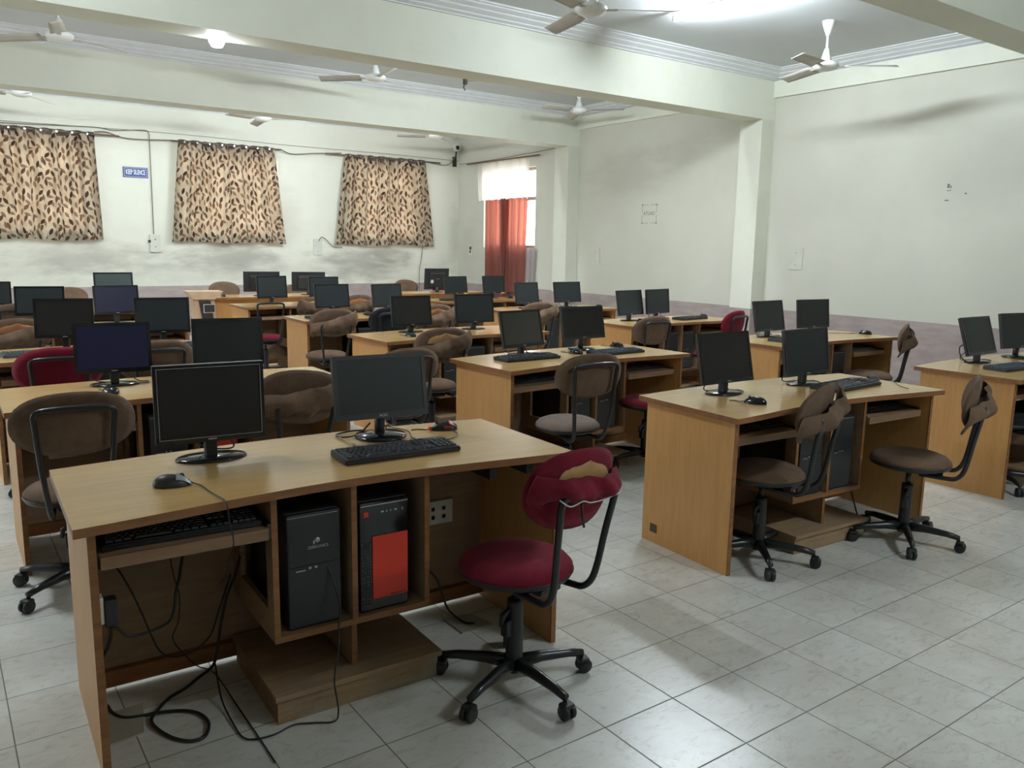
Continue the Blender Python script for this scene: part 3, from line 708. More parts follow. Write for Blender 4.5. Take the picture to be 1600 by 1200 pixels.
# ------------------------------------------------------------------ computer towers
def tower(key, slot, style, dx=0.0):
    xs = {0: .68, 1: .943}[slot]
    X, Y = dpt(key, xs+dx, .115)
    row, col = int(key[1]), key[0]
    side = 'left' if slot == 0 else 'right'
    lab = '%s black computer tower in the cubby of the %s %s-column desk' % (side, ROWN[row], COLN[col])
    if key == 'L1': lab = 'black computer tower with white emblem in the nearest desk' if slot == 0 else 'black computer tower with big red front panel in the nearest desk'
    if key == 'L2' and style == 'red': lab = 'red-fronted computer tower in the second-row left desk'
    t = thing('computer_tower', lab, 'computer', (X, Y, .2705), math.radians(DESK[key][2]), 'computer towers in the desk cubbies')
    w, d, h = .175, .40, .385
    mb = MB(); mb.box(-w/2, w/2, .02, d, 0, h, .004); mb.build('case', 'black', t)
    mb = MB(); mb.box(-w/2, w/2, 0, .024, .004, h-.002, .006); mb.build('front_bezel', 'blackg' if style == 'red' else 'black', t)
    if style == 'red':
        mb = MB(); mb.box(-.045, w/2-.004, -.004, 0, .045, .265, .001); p = mb.build('red_panel', 'red', t)
        mb = MB(); x_ = .018
        for w_ in (.012, .003, .005, .004, .006, .003, .005, .004, .005): mb.box(x_, x_+w_, -.0046, -.004, .049, .053); x_ += w_+.0015
        mb.build('small_print', 'rail', p)
        mb = MB(); mb.box(-.076, -.058, -.003, 0, .335, .352, .002); mb.build('power_button', 'red', t)
        mb = MB(); mb.box(-w/2+.003, w/2-.003, -.002, .001, h-.014, h-.011); mb.build('chrome_strip', 'silver', t)
        mb = MB()
        for k, x_ in enumerate((-.012, .006, .020, .036)): mb.box(x_, x_+(.009 if k in (0, 3) else .004), -.0015, 0, .343, .348)
        mb.box(.064, .067, -.0015, 0, .340, .350); mb.build('ports', 'silver', t)
        mb = MB()
        for i in range(22):
            for j in range(4): mb.box(-.083+j*.009, -.078+j*.009, -.0015, 0, .03+i*.010, .036+i*.010)
        mb.build('vent_grille', 'key', t)
    else:
        mb = MB(); mb.box(-w/2+.002, w/2-.01, -.0015, .001, h-.012, h-.0105); mb.build('chrome_strip', 'silver', t)
        mb = MB(); mb.box(-w/2+.006, w/2-.006, -.001, 0, h*.545, h*.552); mb.build('front_seam', 'dark', t)
        mb = MB(); mb.box(-.062, -.03, -.0018, 0, .195, .198); mb.box(-.02, -.012, -.0018, 0, .198, .205); mb.box(.0, .008, -.0018, 0, .198, .205); mb.build('ports', 'silver', t)
        if key in ('L1',):
            e = MB(); e.lathe([(0, 0), (.009, .0), (.009, .001), (0, .001)], 14, mat=Matrix.Rotation(PI/2, 4, 'X'), c=(.01, 0, .290)); e.box(-.004, .001, -.0012, -.0002, .278, .290); e.build('emblem', 'silver', t)
            text('ZEBRONICS', .013, 'silver', t, (.012, -.0008, .268), (PI/2, 0, 0), ext=.0003)
    return t
for k in ('L1', 'M1', 'L2', 'M2', 'R1', 'R2', 'M3', 'R3', 'L3', 'M4', 'R4'):
    if k in ('R1',): tower(k, 0, 'plain'); continue
    tower(k, 0, 'plain')
    tower(k, 1, 'red' if k in ('L1', 'L2') else 'plain', dx=-.02)

# ------------------------------------------------------------------ monitors
def monitor(key, x, y, yaw, w, h, zb, tilt, style='oval', scr='screen', back=False, lab=None, sticker=False, film=False):
    side = {'A': 'left', 'B': 'right'}[key[2]]
    row, col = int(key[1]), key[0]
    lab = lab or '%s black monitor on the %s %s-column desk' % (side, ROWN[row], COLN[col])
    rz = math.radians(yaw)+(PI if back else 0)
    t = thing('monitor', lab, 'monitor', (x, y, DH), rz, 'computer monitors on the desks')
    z0 = zb-DH; tl = math.radians(tilt if not back else 6)
    # housing with bezel, tilted about its lower edge
    piv = Matrix.Translation((0, -.03, z0)) @ Matrix.Rotation(-tl, 4, 'X')
    bz = .016 if h/w > .65 else .013
    mb = MB(); b = MB(); b.box(-w/2, w/2, 0, .018, 0, h, .003); b.box(-w*.33, w*.33, .016, .042, .04, h-.05, .01)
    tmp = b.bm; mb.add(tmp, piv)
    hs = mb.build('housing', 'black', t)
    def inset(x0, x1, z0_, z1_, y0, y1, mat, name, bev=0):
        q = MB(); r = MB(); r.box(x0, x1, y0, y1, z0_, z1_, bev); q.add(r.bm, piv); return q.build(name, mat, t)
    f = MB(); r = MB(); r.box(-w/2, w/2, -.005, 0, 0, bz*1.4); r.box(-w/2, w/2, -.005, 0, h-bz, h); r.box(-w/2, -w/2+bz, -.005, 0, bz*1.4, h-bz); r.box(w/2-bz, w/2, -.005, 0, bz*1.4, h-bz)
    f.add(r.bm, piv); f.build('bezel', 'blackg' if style == 'oval' else 'black', t)
    inset(-w/2+bz, w/2-bz, bz*1.4, h-bz, -.003, .001, scr, 'screen')
    if film:
        f = MB(); r = MB(); g = .011
        for (a, b_, c_, d_) in ((-w/2+g, w/2-g, h-g-.0016, h-g), (-w/2+g, w/2-g, g*1.5, g*1.5+.0016), (-w/2+g, -w/2+g+.0016, g*1.5, h-g), (w/2-g-.0016, w/2-g, g*1.5, h-g), (-w/2, w/2, h-.0012, h+.0006)): r.box(a, b_, -.0062, -.005, c_, d_)
        f.add(r.bm, piv); f.build('film_edge', 'silver', t)
    if not back:
        if style == 'aoc':
            p = text('AOC', .016, 'silver', t, tuple(piv @ Vector((0, -.0055, .011))), (PI/2-tl, 0, 0), ext=.0003)
        else:
            inset(-.014, .014, .008, .012, -.0062, -.005, 'silver', 'badge')
    else:
        inset(-w*.30, w*.30, h-.075, h-.070, .042, .0425, 'cablew', 'vent_slot')
        inset(-.03, .015, h*.50, h*.52, .042, .0435, 'silver', 'rear_badge')
        if h > .3: inset(.07, .115, .10, .15, .042, .0435, 'stick', 'rear_label')
    if sticker: inset(w/2-.075, w/2-.005, -.004, .010, -.0065, -.005, 'yellow', 'yellow_sticker')
    n = MB()
    if style == 'oval' and not back: n.box(-.021, .021, .0, .022, .008, z0+.012, .004); n.box(-.019, .019, -.012, .004, .008, z0-.002, .003)
    else: n.tube([(0, .012, .006), (0, .012, z0*.5), (0, .006, z0+.03)], .02, 10)
    if back: n.box(-.03, .03, .0, .02, .01, z0+.08, .004)
    n.build('stand_neck', 'silver' if style == 'chromeneck' else 'black', t)
    bs = MB()
    if style == 'aoc': bs.lathe([(0, .0), (.098, 0), (.10, .006), (.095, .012), (.03, .02), (0, .021)], 32)
    else: bs.lathe([(0, .0), (.115, 0), (.118, .004), (.112, .009), (.03, .013), (0, .014)], 36, sy=.62)
    bs.build('stand_base', 'blackg', t)
    return t
MON = {
 'L1A': (-1.181, 1.082, -4.9, 0.355, 0.267, 0.821, 1.1), 'L1B': (-0.546, 1.066, -5.1, 0.373, 0.244, 0.835, 10.8),
 'M1A': (1.402, 1.023, -1.0, 0.383, 0.263, 0.815, 12.6), 'M1B': (2.036, 0.994, 0.7, 0.400, 0.258, 0.812, 7.9),
 'R1A': (3.946, 0.942, -0.3, 0.399, 0.265, 0.812, 17.4), 'R1B': (4.494, 0.922, -10.1, 0.428, 0.253, 0.829, 10.9),
 'L2A': (-1.184, 2.807, -7.7, 0.356, 0.253, 0.823, 6.8), 'L2B': (-0.618, 2.766, -9.8, 0.366, 0.254, 0.828, 6.7),
 'M2A': (1.359, 2.751, 8.5, 0.383, 0.252, 0.815, 12.9), 'M2B': (1.930, 2.787, -0.6, 0.392, 0.236, 0.837, 10.6),
 'R2A': (3.973, 2.709, 2.3, 0.409, 0.262, 0.808, 11.0), 'R2B': (4.580, 2.700, -5.2, 0.413, 0.255, 0.811, 6.1),
 'L3A': (-1.198, 4.442, -13.0, 0.355, 0.264, 0.835, 7.9), 'L3B': (-0.579, 4.449, -6.9, 0.362, 0.252, 0.839, 5.5),
 'M3A': (1.400, 4.403, 0.8, 0.380, 0.254, 0.811, 8.3), 'M3B': (2.026, 4.390, -0.7, 0.398, 0.253, 0.814, 6.8),
 'R3A': (3.936, 4.398, 8.6, 0.405, 0.256, 0.815, 10.3), 'R3B': (4.349, 4.422, 8.7, 0.397, 0.257, 0.815, 5.5),
 'L4A': (-1.158, 6.228, -13.1, 0.374, 0.247, 0.844, 7.5), 'L4B': (-0.571, 6.222, 6.7, 0.376, 0.251, 0.839, 5.3),
 'M4A': (1.459, 6.216, 6.0, 0.393, 0.240, 0.835, 6.6), 'M4B': (2.080, 6.196, 9.9, 0.384, 0.246, 0.826, 7.8),
 'R4A': (3.943, 6.189, 10.4, 0.398, 0.256, 0.811, 8.9), 'R4B': (4.578, 6.196, -1.4, 0.414, 0.255, 0.813, 9.7),
 'L5A': (-1.42, 7.98, -8.1, 0.37, 0.235, 0.82, 7.0), 'L5B': (-0.282, 8.0, -2.8, 0.385, 0.275, 0.865, 4.4),
 'M5A': (1.451, 7.991, 7.3, 0.385, 0.267, 0.824, 5.5), 'M5B': (2.116, 8.003, 3.0, 0.398, 0.251, 0.825, 4.4),
 'R5A': (4.042, 7.98, 7.7, 0.398, 0.243, 0.826, 8.6), 'R5B': (4.666, 7.97, 6.5, 0.393, 0.249, 0.822, 7.6),
 'M6A': (1.843, 9.50, -11.5, 0.484, 0.278, 0.811, 4.2), 'M6B': (2.519, 9.50, -11.7, 0.469, 0.274, 0.808, 3.8),
 'R6A': (4.615, 9.473, -4.2, 0.416, 0.325, 0.803, 2.4)}
MOPT = {
 'L1A': dict(film=True, scr='screen_brown', lab='nearest monitor, left one, with pale film edges and oval base'),
 'L1B': dict(style='aoc', lab='nearest right-hand monitor with white AOC lettering and round base'),
 'M1A': dict(scr='screen_brown'), 'L2A': dict(scr='screen_blue', lab='monitor with dark blue lit screen on the second-row left-column desk'),
 'L4B': dict(scr='screen_blue', lab='monitor with dark blue lit screen on the fourth-row left-column desk'),
 'L5B': dict(scr='screen_grey', lab='monitor with pale grey-green screen on the fifth-row left-column desk'),
 'M2A': dict(scr='screen_mirror', lab='glossy monitor with brown reflections on the second-row middle desk'),
 'M2B': dict(style='aoc', scr='screen_brown'), 'R1B': dict(style='aoc'), 'M3A': dict(scr='screen_brown'), 'L3A': dict(scr='screen_brown'),
 'M6A': dict(back=True, lab='left monitor of the last-row middle desk, back turned to the camera'),
 'M6B': dict(back=True, lab='right monitor of the last-row middle desk, back turned to the camera'),
 'R6A': dict(back=True, lab='tall monitor seen from behind with a white rear label on last-row desk'),
 'R5A': dict(sticker=True, lab='left monitor with yellow sticker on the fifth-row right-column desk'),
 'R5B': dict(sticker=True, lab='right monitor with yellow sticker before the red curtain')}
for k, v in MON.items(): monitor(k, *v, **MOPT.get(k, {}))

# ------------------------------------------------------------------ keyboards and mice
def kb_body(w=.44, d=.15):
    mb = MB(); b = bmesh.new(); bmesh.ops.create_cube(b, size=1.0)
    for v in b.verts:
        x, y, z = v.co; v.co = Vector((x*w, y*d, (z+.5)*(.018 if y < 0 else .026)))
    bmesh.ops.bevel(b, geom=list(b.edges), offset=.004, segments=2, affect='EDGES'); mb.add(b); return mb
def key_list(w=.44, d=.15):
    out = []; u = (w*.955)/22.8; y0 = -d*.40; rowh = d*.80/6.2
    rows = [[1.3, 1.2, 1.3, 6.0, 1.3, 1.2, 1.3, 1.3], [2.3]+[1]*10+[2.6], [1.8]+[1]*11+[2.1], [1.5]+[1]*12+[1.4], [1]*13+[1.9], [1]*14]
    for r, ks in enumerate(rows):
        x = 0; y = y0+rowh*(r+.5)+(rowh*.2 if r == 5 else 0); ks = list(ks); sc_ = 15.0/sum(ks)
        for k in ks:
            out.append(((x+k*sc_/2)*u, y, k*sc_*u)); x += k*sc_
        if r in (0, 3, 4, 5): out += [((15.4+i+.5)*u, y, u) for i in range(3)]
        if r == 1: out.append(((16.9)*u, y, u))
        out += [((18.8+i+.5)*u, y, u) for i in range(4)] if r != 5 else []
    return [(x-w*.955/2, y, k-.0028, rowh-.0028) for x, y, k in out]
def keycap(kw, kh):
    mb = MB(); b = bmesh.new(); bmesh.ops.create_cube(b, size=1.0)
    for v in b.verts:
        t_ = .78 if v.co.z > 0 else 1.0
        v.co = Vector((v.co.x*kw*t_, v.co.y*kh*t_, (v.co.z+.5)*.008))
    mb.add(b); return mb
def keyboard(x, y, z, rz, lab, mat='black', kmat='key', w=.44, d=.15, single=False, group='keyboards on the desks'):
    t = thing('keyboard', lab, 'keyboard', (x, y, z), math.radians(rz), group)
    kb_body(w, d).build('body', mat, t)
    if single:
        cache = {}
        for (kx, ky, kw, kh) in key_list(w, d)[:100]:
            q = round(kw, 4)
            z_ = .021+(ky/d)*.008
            if q not in cache: cache[q] = keycap(kw, kh).build('key', kmat, t, loc=(kx, ky, z_))
            else:
                o = cache[q].copy(); C.objects.link(o); o.parent = t; o.location = (kx, ky, z_)
        rest = key_list(w, d)[100:]
        if rest:
            mb = MB()
            for (kx, ky, kw, kh) in rest: mb.add(keycap(kw, kh).bm, Matrix.Translation((kx, ky, .021+(ky/d)*.008)))
            o = mb.build('key_remainder', kmat, t); o['kind'] = 'stuff'
    else:
        mb = MB()
        for (kx, ky, kw, kh) in key_list(w, d): mb.add(keycap(kw, kh).bm, Matrix.Translation((kx, ky, .020+(ky/d)*.008)))
        mb.build('keys', kmat, t)
    return t
kz = DH
keyboard(-.615, .80, kz, -3, 'nearest keyboard on the desk top beside the red mouse', single=True)
kx, ky = dpt('L1', .30, .20); keyboard(kx, ky, .636, -3, 'black keyboard pushed into the tray of the nearest desk')
keyboard(1.275, 2.565, kz, 2, 'left keyboard on the second-row middle desk', kmat='key', w=.45, d=.16)
keyboard(2.01, 2.505, kz, 2, 'right keyboard on the second-row middle desk', kmat='keyblue', w=.45, d=.14)
keyboard(2.17, .81, kz, 4, 'black keyboard on the front-row middle desk in front of the right monitor', kmat='key', w=.47, d=.17)
kx, ky = dpt('M1', 1.34, .24); keyboard(kx, ky, .636, -3, 'keyboard in the right tray of the front-row middle desk')
kx, ky = dpt('M1', .30, .24); keyboard(kx, ky, .636, -3, 'keyboard in the left tray of the front-row middle desk')
keyboard(3.82, .66, kz, -4, 'dark keyboard on the rightmost front-row desk', kmat='keyblue')
keyboard(3.90, 2.42, kz, 3, 'keyboard half hidden on the second-row right-column desk')
keyboard(4.68, 4.24, kz, 6, 'keyboard with a mouse at its end on the third-row right-column desk')
keyboard(-1.36, 4.22, kz, 5, 'long dusty grey keyboard on the third-row left-column desk', mat='kbgrey', kmat='kbgrey', w=.46, d=.14)
keyboard(-.55, 4.24, kz, 4, 'bluish keyboard on the third-row left-column desk', kmat='keyblue', w=.44)
keyboard(1.30, 5.93, kz, 4, 'keyboard below the left monitor of the fourth-row middle desk', kmat='keyblue')
keyboard(1.98, 6.0, kz, 3, 'keyboard below the right monitor of the fourth-row middle desk')
keyboard(3.88, 7.70, kz, 0, 'keyboard on the fifth-row right-column desk')
keyboard(4.05, 5.98, kz, 5, 'keyboard below the left monitor of the fourth-row right-column desk', kmat='keyblue')
kx, ky = dpt('M2', 1.34, .24); keyboard(kx, ky, .636, 2, 'keyboard in the right tray of the second-row middle desk')
kx, ky = dpt('M2', .30, .24); keyboard(kx, ky, .636, 2, 'keyboard in the left tray of the second-row middle desk')
kx, ky = dpt('R2', 1.34, .24); keyboard(kx, ky, .636, 0, 'keyboard in the right tray of the second-row right-column desk', mat='kbgrey')

def mouse(x, y, rz, lab, style='black', z=DH, cord=None):
    t = thing('computer_mouse', lab, 'mouse', (x, y, z), math.radians(rz), 'computer mice on the desks')
    mb = MB(); N = 20
    def P(u, v):
        # u around the egg outline, v from rim to crown
        a = 2*PI*u; r = math.cos(v*PI/2); hx = .030*(1+.08*math.cos(a*1)); yy = .056*math.sin(a); xx = hx*math.cos(a)*(1-.18*math.sin(a))
        return (xx*r, yy*r-.004*math.sin(v*PI/2), .003+.033*math.sin(v*PI/2)*(1-.15*math.sin(a)*r))
    mb.grid(N, 7, P); mb.lathe([(0, 0), (.029, 0), (.030, .004)], 20, sy=1.85)
    mb.build('shell', {'black': 'blackg', 'silver': 'black', 'red': 'black', 'grey': 'kbgrey'}[style], t)
    if style == 'silver':
        mb = MB(); mb.grid(10, 4, lambda u, v: ((u-.5)*.050*(1-.25*v), .012+.042*v, .0035+.0335*math.cos((v*.92)*PI/2)*(1-.42*(2*u-1)**2))); mb.build('silver_buttons', 'silver', t)
    if style == 'red':
        mb = MB(); mb.grid(10, 4, lambda u, v: ((u-.5)*.062*(1-.35*(1-v)), -.016-.036*(1-v), .0055+.034*math.sin((v*.9+.1)*PI/2)*(1-.35*(2*u-1)**2))); mb.build('red_rear', 'redm', t)
        mb = MB(); mb.box(-.012, .012, .05, .062, .006, .016, .003); mb.box(-.020, -.014, .058, .066, .004, .012); mb.build('red_nose', 'red', t)
        mb = MB(); mb.box(-.032, -.028, -.02, .005, .012, .022, .002); mb.build('red_side', 'redm', t)
    mb = MB(); mb.lathe([(0, -.003), (.007, -.003), (.008, 0), (.007, .003), (0, .003)], 12, mat=Matrix.Rotation(PI/2, 4, 'Y'), c=(0, .028, .030)); mb.build('wheel', 'rail', t)
    mb = MB(); mb.tube(catmull([(0, .055, .008), (.004, .075, .003), (.02, .10, .002), (.015, .13, .002)]) if cord is None else catmull(cord), .0022, 6); mb.build('cord', 'cable', t)
    return t
# nearest mouse: its cord runs over the front edge of the desk
ca = math.radians(-105)
def loc2(x, y, z, ox, oy, a): 
    dx, dy = x-ox, y-oy; return (dx*math.cos(-a)-dy*math.sin(-a), dx*math.sin(-a)+dy*math.cos(-a), z-DH)
mouse(-1.372, .815, -105, 'nearest mouse, black with silver buttons, on the left of the desk', 'silver',
      cord=[loc2(*q, -1.372, .815, ca) for q in ((-1.325, .80, .764), (-1.30, .755, .758), (-1.298, .70, .758), (-1.292, .64, .758), (-1.288, .585, .760), (-1.285, .558, .752), (-1.284, .55, .72), (-1.278, .55, .68), (-1.272, .552, .63), (-1.275, .60, .56), (-1.262, .68, .48), (-1.24, .80, .42), (-1.215, .92, .36))])
mouse(-.275, 1.045, 70, 'black and red gaming mouse beside the nearest keyboard', 'red')
mouse(1.31, .75, 25, 'black mouse on the front-row middle desk before the left monitor')
mouse(2.47, .84, 80, 'mouse at the right end of the front-row middle desk keyboard', 'grey')
mouse(1.735, 2.62, 20, 'left mouse on the second-row middle desk between the keyboards')
mouse(2.27, 2.78, 30, 'right mouse behind the keyboard on the second-row middle desk')
mouse(5.0, 2.42, 30, 'black mouse at the right end of the second-row right-column desk')
mouse(3.93, 4.22, 0, 'mouse before the left monitor of the third-row right-column desk')
mouse(5.02, 4.36, 0, 'mouse at the right end of the third-row right-column desk')
mouse(4.92, 5.98, 0, 'mouse at the right end of the fourth-row right-column desk')
mouse(-1.25, 2.56, 20, 'mouse before the blue-screened monitor of the second-row left desk')
mouse(-.47, 2.51, -20, 'mouse half hidden beside the torn chair on the second-row left desk')
mouse(1.23, 4.1, 20, 'mouse before the left monitor of the third-row middle desk')
mouse(1.80, 6.10, 0, 'mouse between the keyboards of the fourth-row middle desk')
mouse(1.30, 9.46, 0, 'mouse on the last-row middle desk left of the turned monitors')
mouse(4.85, 7.80, 0, 'mouse at the right end of the fifth-row right-column desk')

# ------------------------------------------------------------------ cables
G = 'cables under and on the nearest desk'
cable([(-1.603, .705, .46), (-1.60, .72, .42), (-1.585, .80, .37), (-1.568, .85, .332), (-1.542, .85, .32), (-1.517, .85, .29), (-1.471, .85, .285), (-1.424, .85, .293), (-1.394, .85, .307), (-1.378, .85, .346), (-1.371, .85, .398), (-1.354, .87, .436), (-1.338, .90, .475), (-1.317, .93, .52), (-1.29, 1.0, .60)], .0045, 'cable', 'black cord swinging from the plug up behind the nearest tray')
cable([(-1.60, .70, .43), (-1.578, .75, .366), (-1.586, .76, .313), (-1.606, .78, .259), (-1.616, .80, .18), (-1.60, .95, .06), (-1.57, .983, .008), (-1.564, .935, .007), (-1.544, .889, .007), (-1.511, .867, .007), (-1.438, .85, .007), (-1.373, .818, .007), (-1.336, .771, .007), (-1.328, .702, .007), (-1.357, .64, .007), (-1.399, .64, .007), (-1.438, .685, .007), (-1.465, .752, .008), (-1.472, .814, .010), (-1.44, .863, .012), (-1.393, .921, .008), (-1.335, .953, .008), (-1.284, .99, .012), (-1.244, .95, .063), (-1.225, .95, .122), (-1.211, .95, .206), (-1.186, .95, .304), (-1.151, .97, .36), (-1.12, 1.0, .42)], .0055, 'cable', 'thick black cord looped on the floor under the nearest desk')
cable([(-1.56, 1.02, .50), (-1.516, .98, .465), (-1.491, .95, .411), (-1.458, .95, .316), (-1.43, .95, .22), (-1.408, .95, .164), (-1.375, .95, .134), (-1.33, .95, .129), (-1.282, .95, .145), (-1.244, .95, .18), (-1.209, .96, .263), (-1.16, .99, .36)], .003, 'cable', 'thin dark cable sagging low against the nearest desk back')
cable([(-1.36, 1.03, .60), (-1.356, .95, .43), (-1.344, .93, .35), (-1.351, .93, .263), (-1.371, .93, .207), (-1.339, .93, .141), (-1.296, .94, .082), (-1.226, 1.0, .006), (-1.223, .743, .004), (-1.222, .543, .004), (-1.223, .40, .004)], .0022, 'cable', 'thin cable dropping to the floor and running along a tile joint')
cable([(-.964, .645, .495), (-.946, .622, .433), (-.935, .585, .34), (-.955, .55, .29), (-.97, .52, .24), (-.99, .50, .189), (-.995, .50, .135), (-.985, .51, .08), (-.975, .52, .02), (-.998, .498, .005), (-1.054, .526, .005), (-1.111, .551, .005), (-1.176, .535, .005), (-1.234, .544, .005), (-1.262, .575, .005), (-1.265, .66, .006), (-1.26, .80, .02), (-1.25, .9, .1)], .0028, 'cable', 'thin cable from the emblem tower front down to the floor')
cable([(-1.55, 1.05, .60), (-1.50, 1.0, .545), (-1.45, .98, .535), (-1.38, .98, .545), (-1.33, .98, .57), (-1.31, 1.0, .61)], .0028, 'cable', 'short cable drooping just below the nearest keyboard tray')
cable([(-.56, 1.13, .80), (-.602, 1.13, .765), (-.66, 1.10, .762), (-.695, 1.12, .761), (-.68, 1.17, .761), (-.60, 1.19, .761), (-.52, 1.16, .762), (-.53, 1.12, .80)], .0035, 'cable', 'looped video cable beside the AOC-lettered monitor base')
cable([(-.695, 1.12, .761), (-.698, 1.05, .760), (-.700, .99, .760), (-.702, .94, .760), (-.70, .885, .760)], .0025, 'cablep', 'pale cable with a lump running to the nearest keyboard')
mb = MB(); mb.lathe([(0, -.02), (.004, -.018), (.007, 0), (.004, .018), (0, .02)], 10, mat=Matrix.Rotation(PI/2, 4, 'X'), c=(-.70, .975, .763)); o = mb.build('cable_bead', 'cablep'); tag(o, 'pale ferrite lump on the cable behind the nearest keyboard', 'cable bead')
cable([(-.267, .985, .761), (-.280, .93, .7585), (-.35, .885, .7585), (-.40, .93, .7585), (-.45, .92, .7585), (-.455, .98, .7585), (-.415, 1.09, .7585), (-.44, 1.17, .7585), (-.50, 1.12, .785)], .002, 'cable', 'thin mouse cord winding behind the nearest keyboard')
cable([(-.50, 1.14, .79), (-.484, 1.12, .7585), (-.49, 1.05, .7585), (-.51, .95, .7585), (-.514, .885, .762)], .0022, 'cable', 'keyboard cord running past the AOC-lettered monitor base')
cable([(-1.12, 1.12, .83), (-1.09, 1.13, .775), (-1.14, 1.14, .77), (-1.20, 1.14, .79), (-1.22, 1.12, .83)], .003, 'cable', 'short cable behind the film-edged nearest monitor')
for (x, y, l, lb) in ((1.40, 1.02, .09, 'front-row middle left'), (2.03, 1.0, .10, 'front-row middle right'), (1.36, 2.76, .09, 'second-row middle left'), (-1.18, 2.81, .11, 'blue-screened second-row'), (4.0, 2.72, .10, 'second-row right-column left'), (3.95, .95, .12, 'rightmost desk left'), (4.40, 4.43, .10, 'third-row right-column right'), (4.6, 6.2, .10, 'fourth-row right-column right')):
    cable([(x+.03, y+.03, .85), (x+l, y+.05, .765), (x+l+.05, y+.02, .760), (x+l+.02, y-.03, .760), (x+.04, y+.06, .762), (x-.06, y+.07, .765), (x-l, y+.05, .80), (x-.03, y+.03, .85)], .003, 'cable', 'black cable coiled behind the %s monitor' % lb, group='cables behind monitors')
cable([(3.86, .99, .88), (3.80, 1.0, .86), (3.77, .97, .80), (3.80, .93, .762), (3.86, .95, .761)], .004, 'cable', 'black cable bulging left of the rightmost desk monitor')
cable([(2.60, .80, .760), (2.50, .70, .760), (2.44, .65, .760), (2.40, .58, .760)], .002, 'cable', 'mouse cord trailing to the front edge of the middle desk')
cable([(4.62, 2.75, .760), (4.75, 2.62, .760), (4.86, 2.55, .760), (4.92, 2.48, .760), (5.0, 2.47, .762)], .002, 'cable', 'mouse cord across the second-row right-column desk')
cable([(2.18, 1.02, .42), (2.17, .85, .40), (2.16, .75, .25), (2.20, .70, .06), (2.28, .75, .006), (2.2, .95, .006), (2.12, 1.02, .1)], .004, 'cable', 'black power cord under the right bay of the front middle desk')
cable([(-.42, 1.03, .24), (-.36, .96, .17), (-.33, .92, .05), (-.30, .85, .012), (-.28, .80, .02)], .0045, 'cable', 'reddish-black cord ending on the loose floor plate')

# ------------------------------------------------------------------ chairs
def lens(w, hgt, rear, front, flat=.35, wrap=0.9, exp=2.3, NR=7, NA=36):
    """padded oval cushion: two bulged skins meeting at a rim, in the XZ plane facing Y"""
    mb = MB(); bm_ = mb.bm
    def out(a):
        c, s_ = math.cos(a), math.sin(a)
        x = w/2*math.copysign(abs(c)**(2/exp), c); z = hgt/2*math.copysign(abs(s_)**(2/exp), s_)
        if z < 0: z *= (1-flat*.4)
        return x, z
    for sgn, th in ((-1, front), (1, rear)):
        prev = None; cvert = bm_.verts.new((0, sgn*th, 0))
        for i in range(1, NR+1):
            r = i/NR; ring = []
            for k in range(NA):
                x, z = out(2*PI*k/NA); rr = r
                y = sgn*th*math.sqrt(max(0, 1-rr**3.2))
                ring.append(bm_.verts.new((x*rr, y, z*rr)))
            for k in range(NA):
                k2 = (k+1) % NA
                f = bm_.faces.new((cvert, ring[k], ring[k2])) if prev is None else bm_.faces.new((prev[k], ring[k], ring[k2], prev[k2]))
                f.smooth = True
            prev = ring
    bmesh.ops.remove_doubles(bm_, verts=bm_.verts, dist=1e-5)
    for v in bm_.verts: v.co.y -= wrap*v.co.x**2
    bmesh.ops.recalc_face_normals(bm_, faces=bm_.faces)
    return mb
CZ = .765
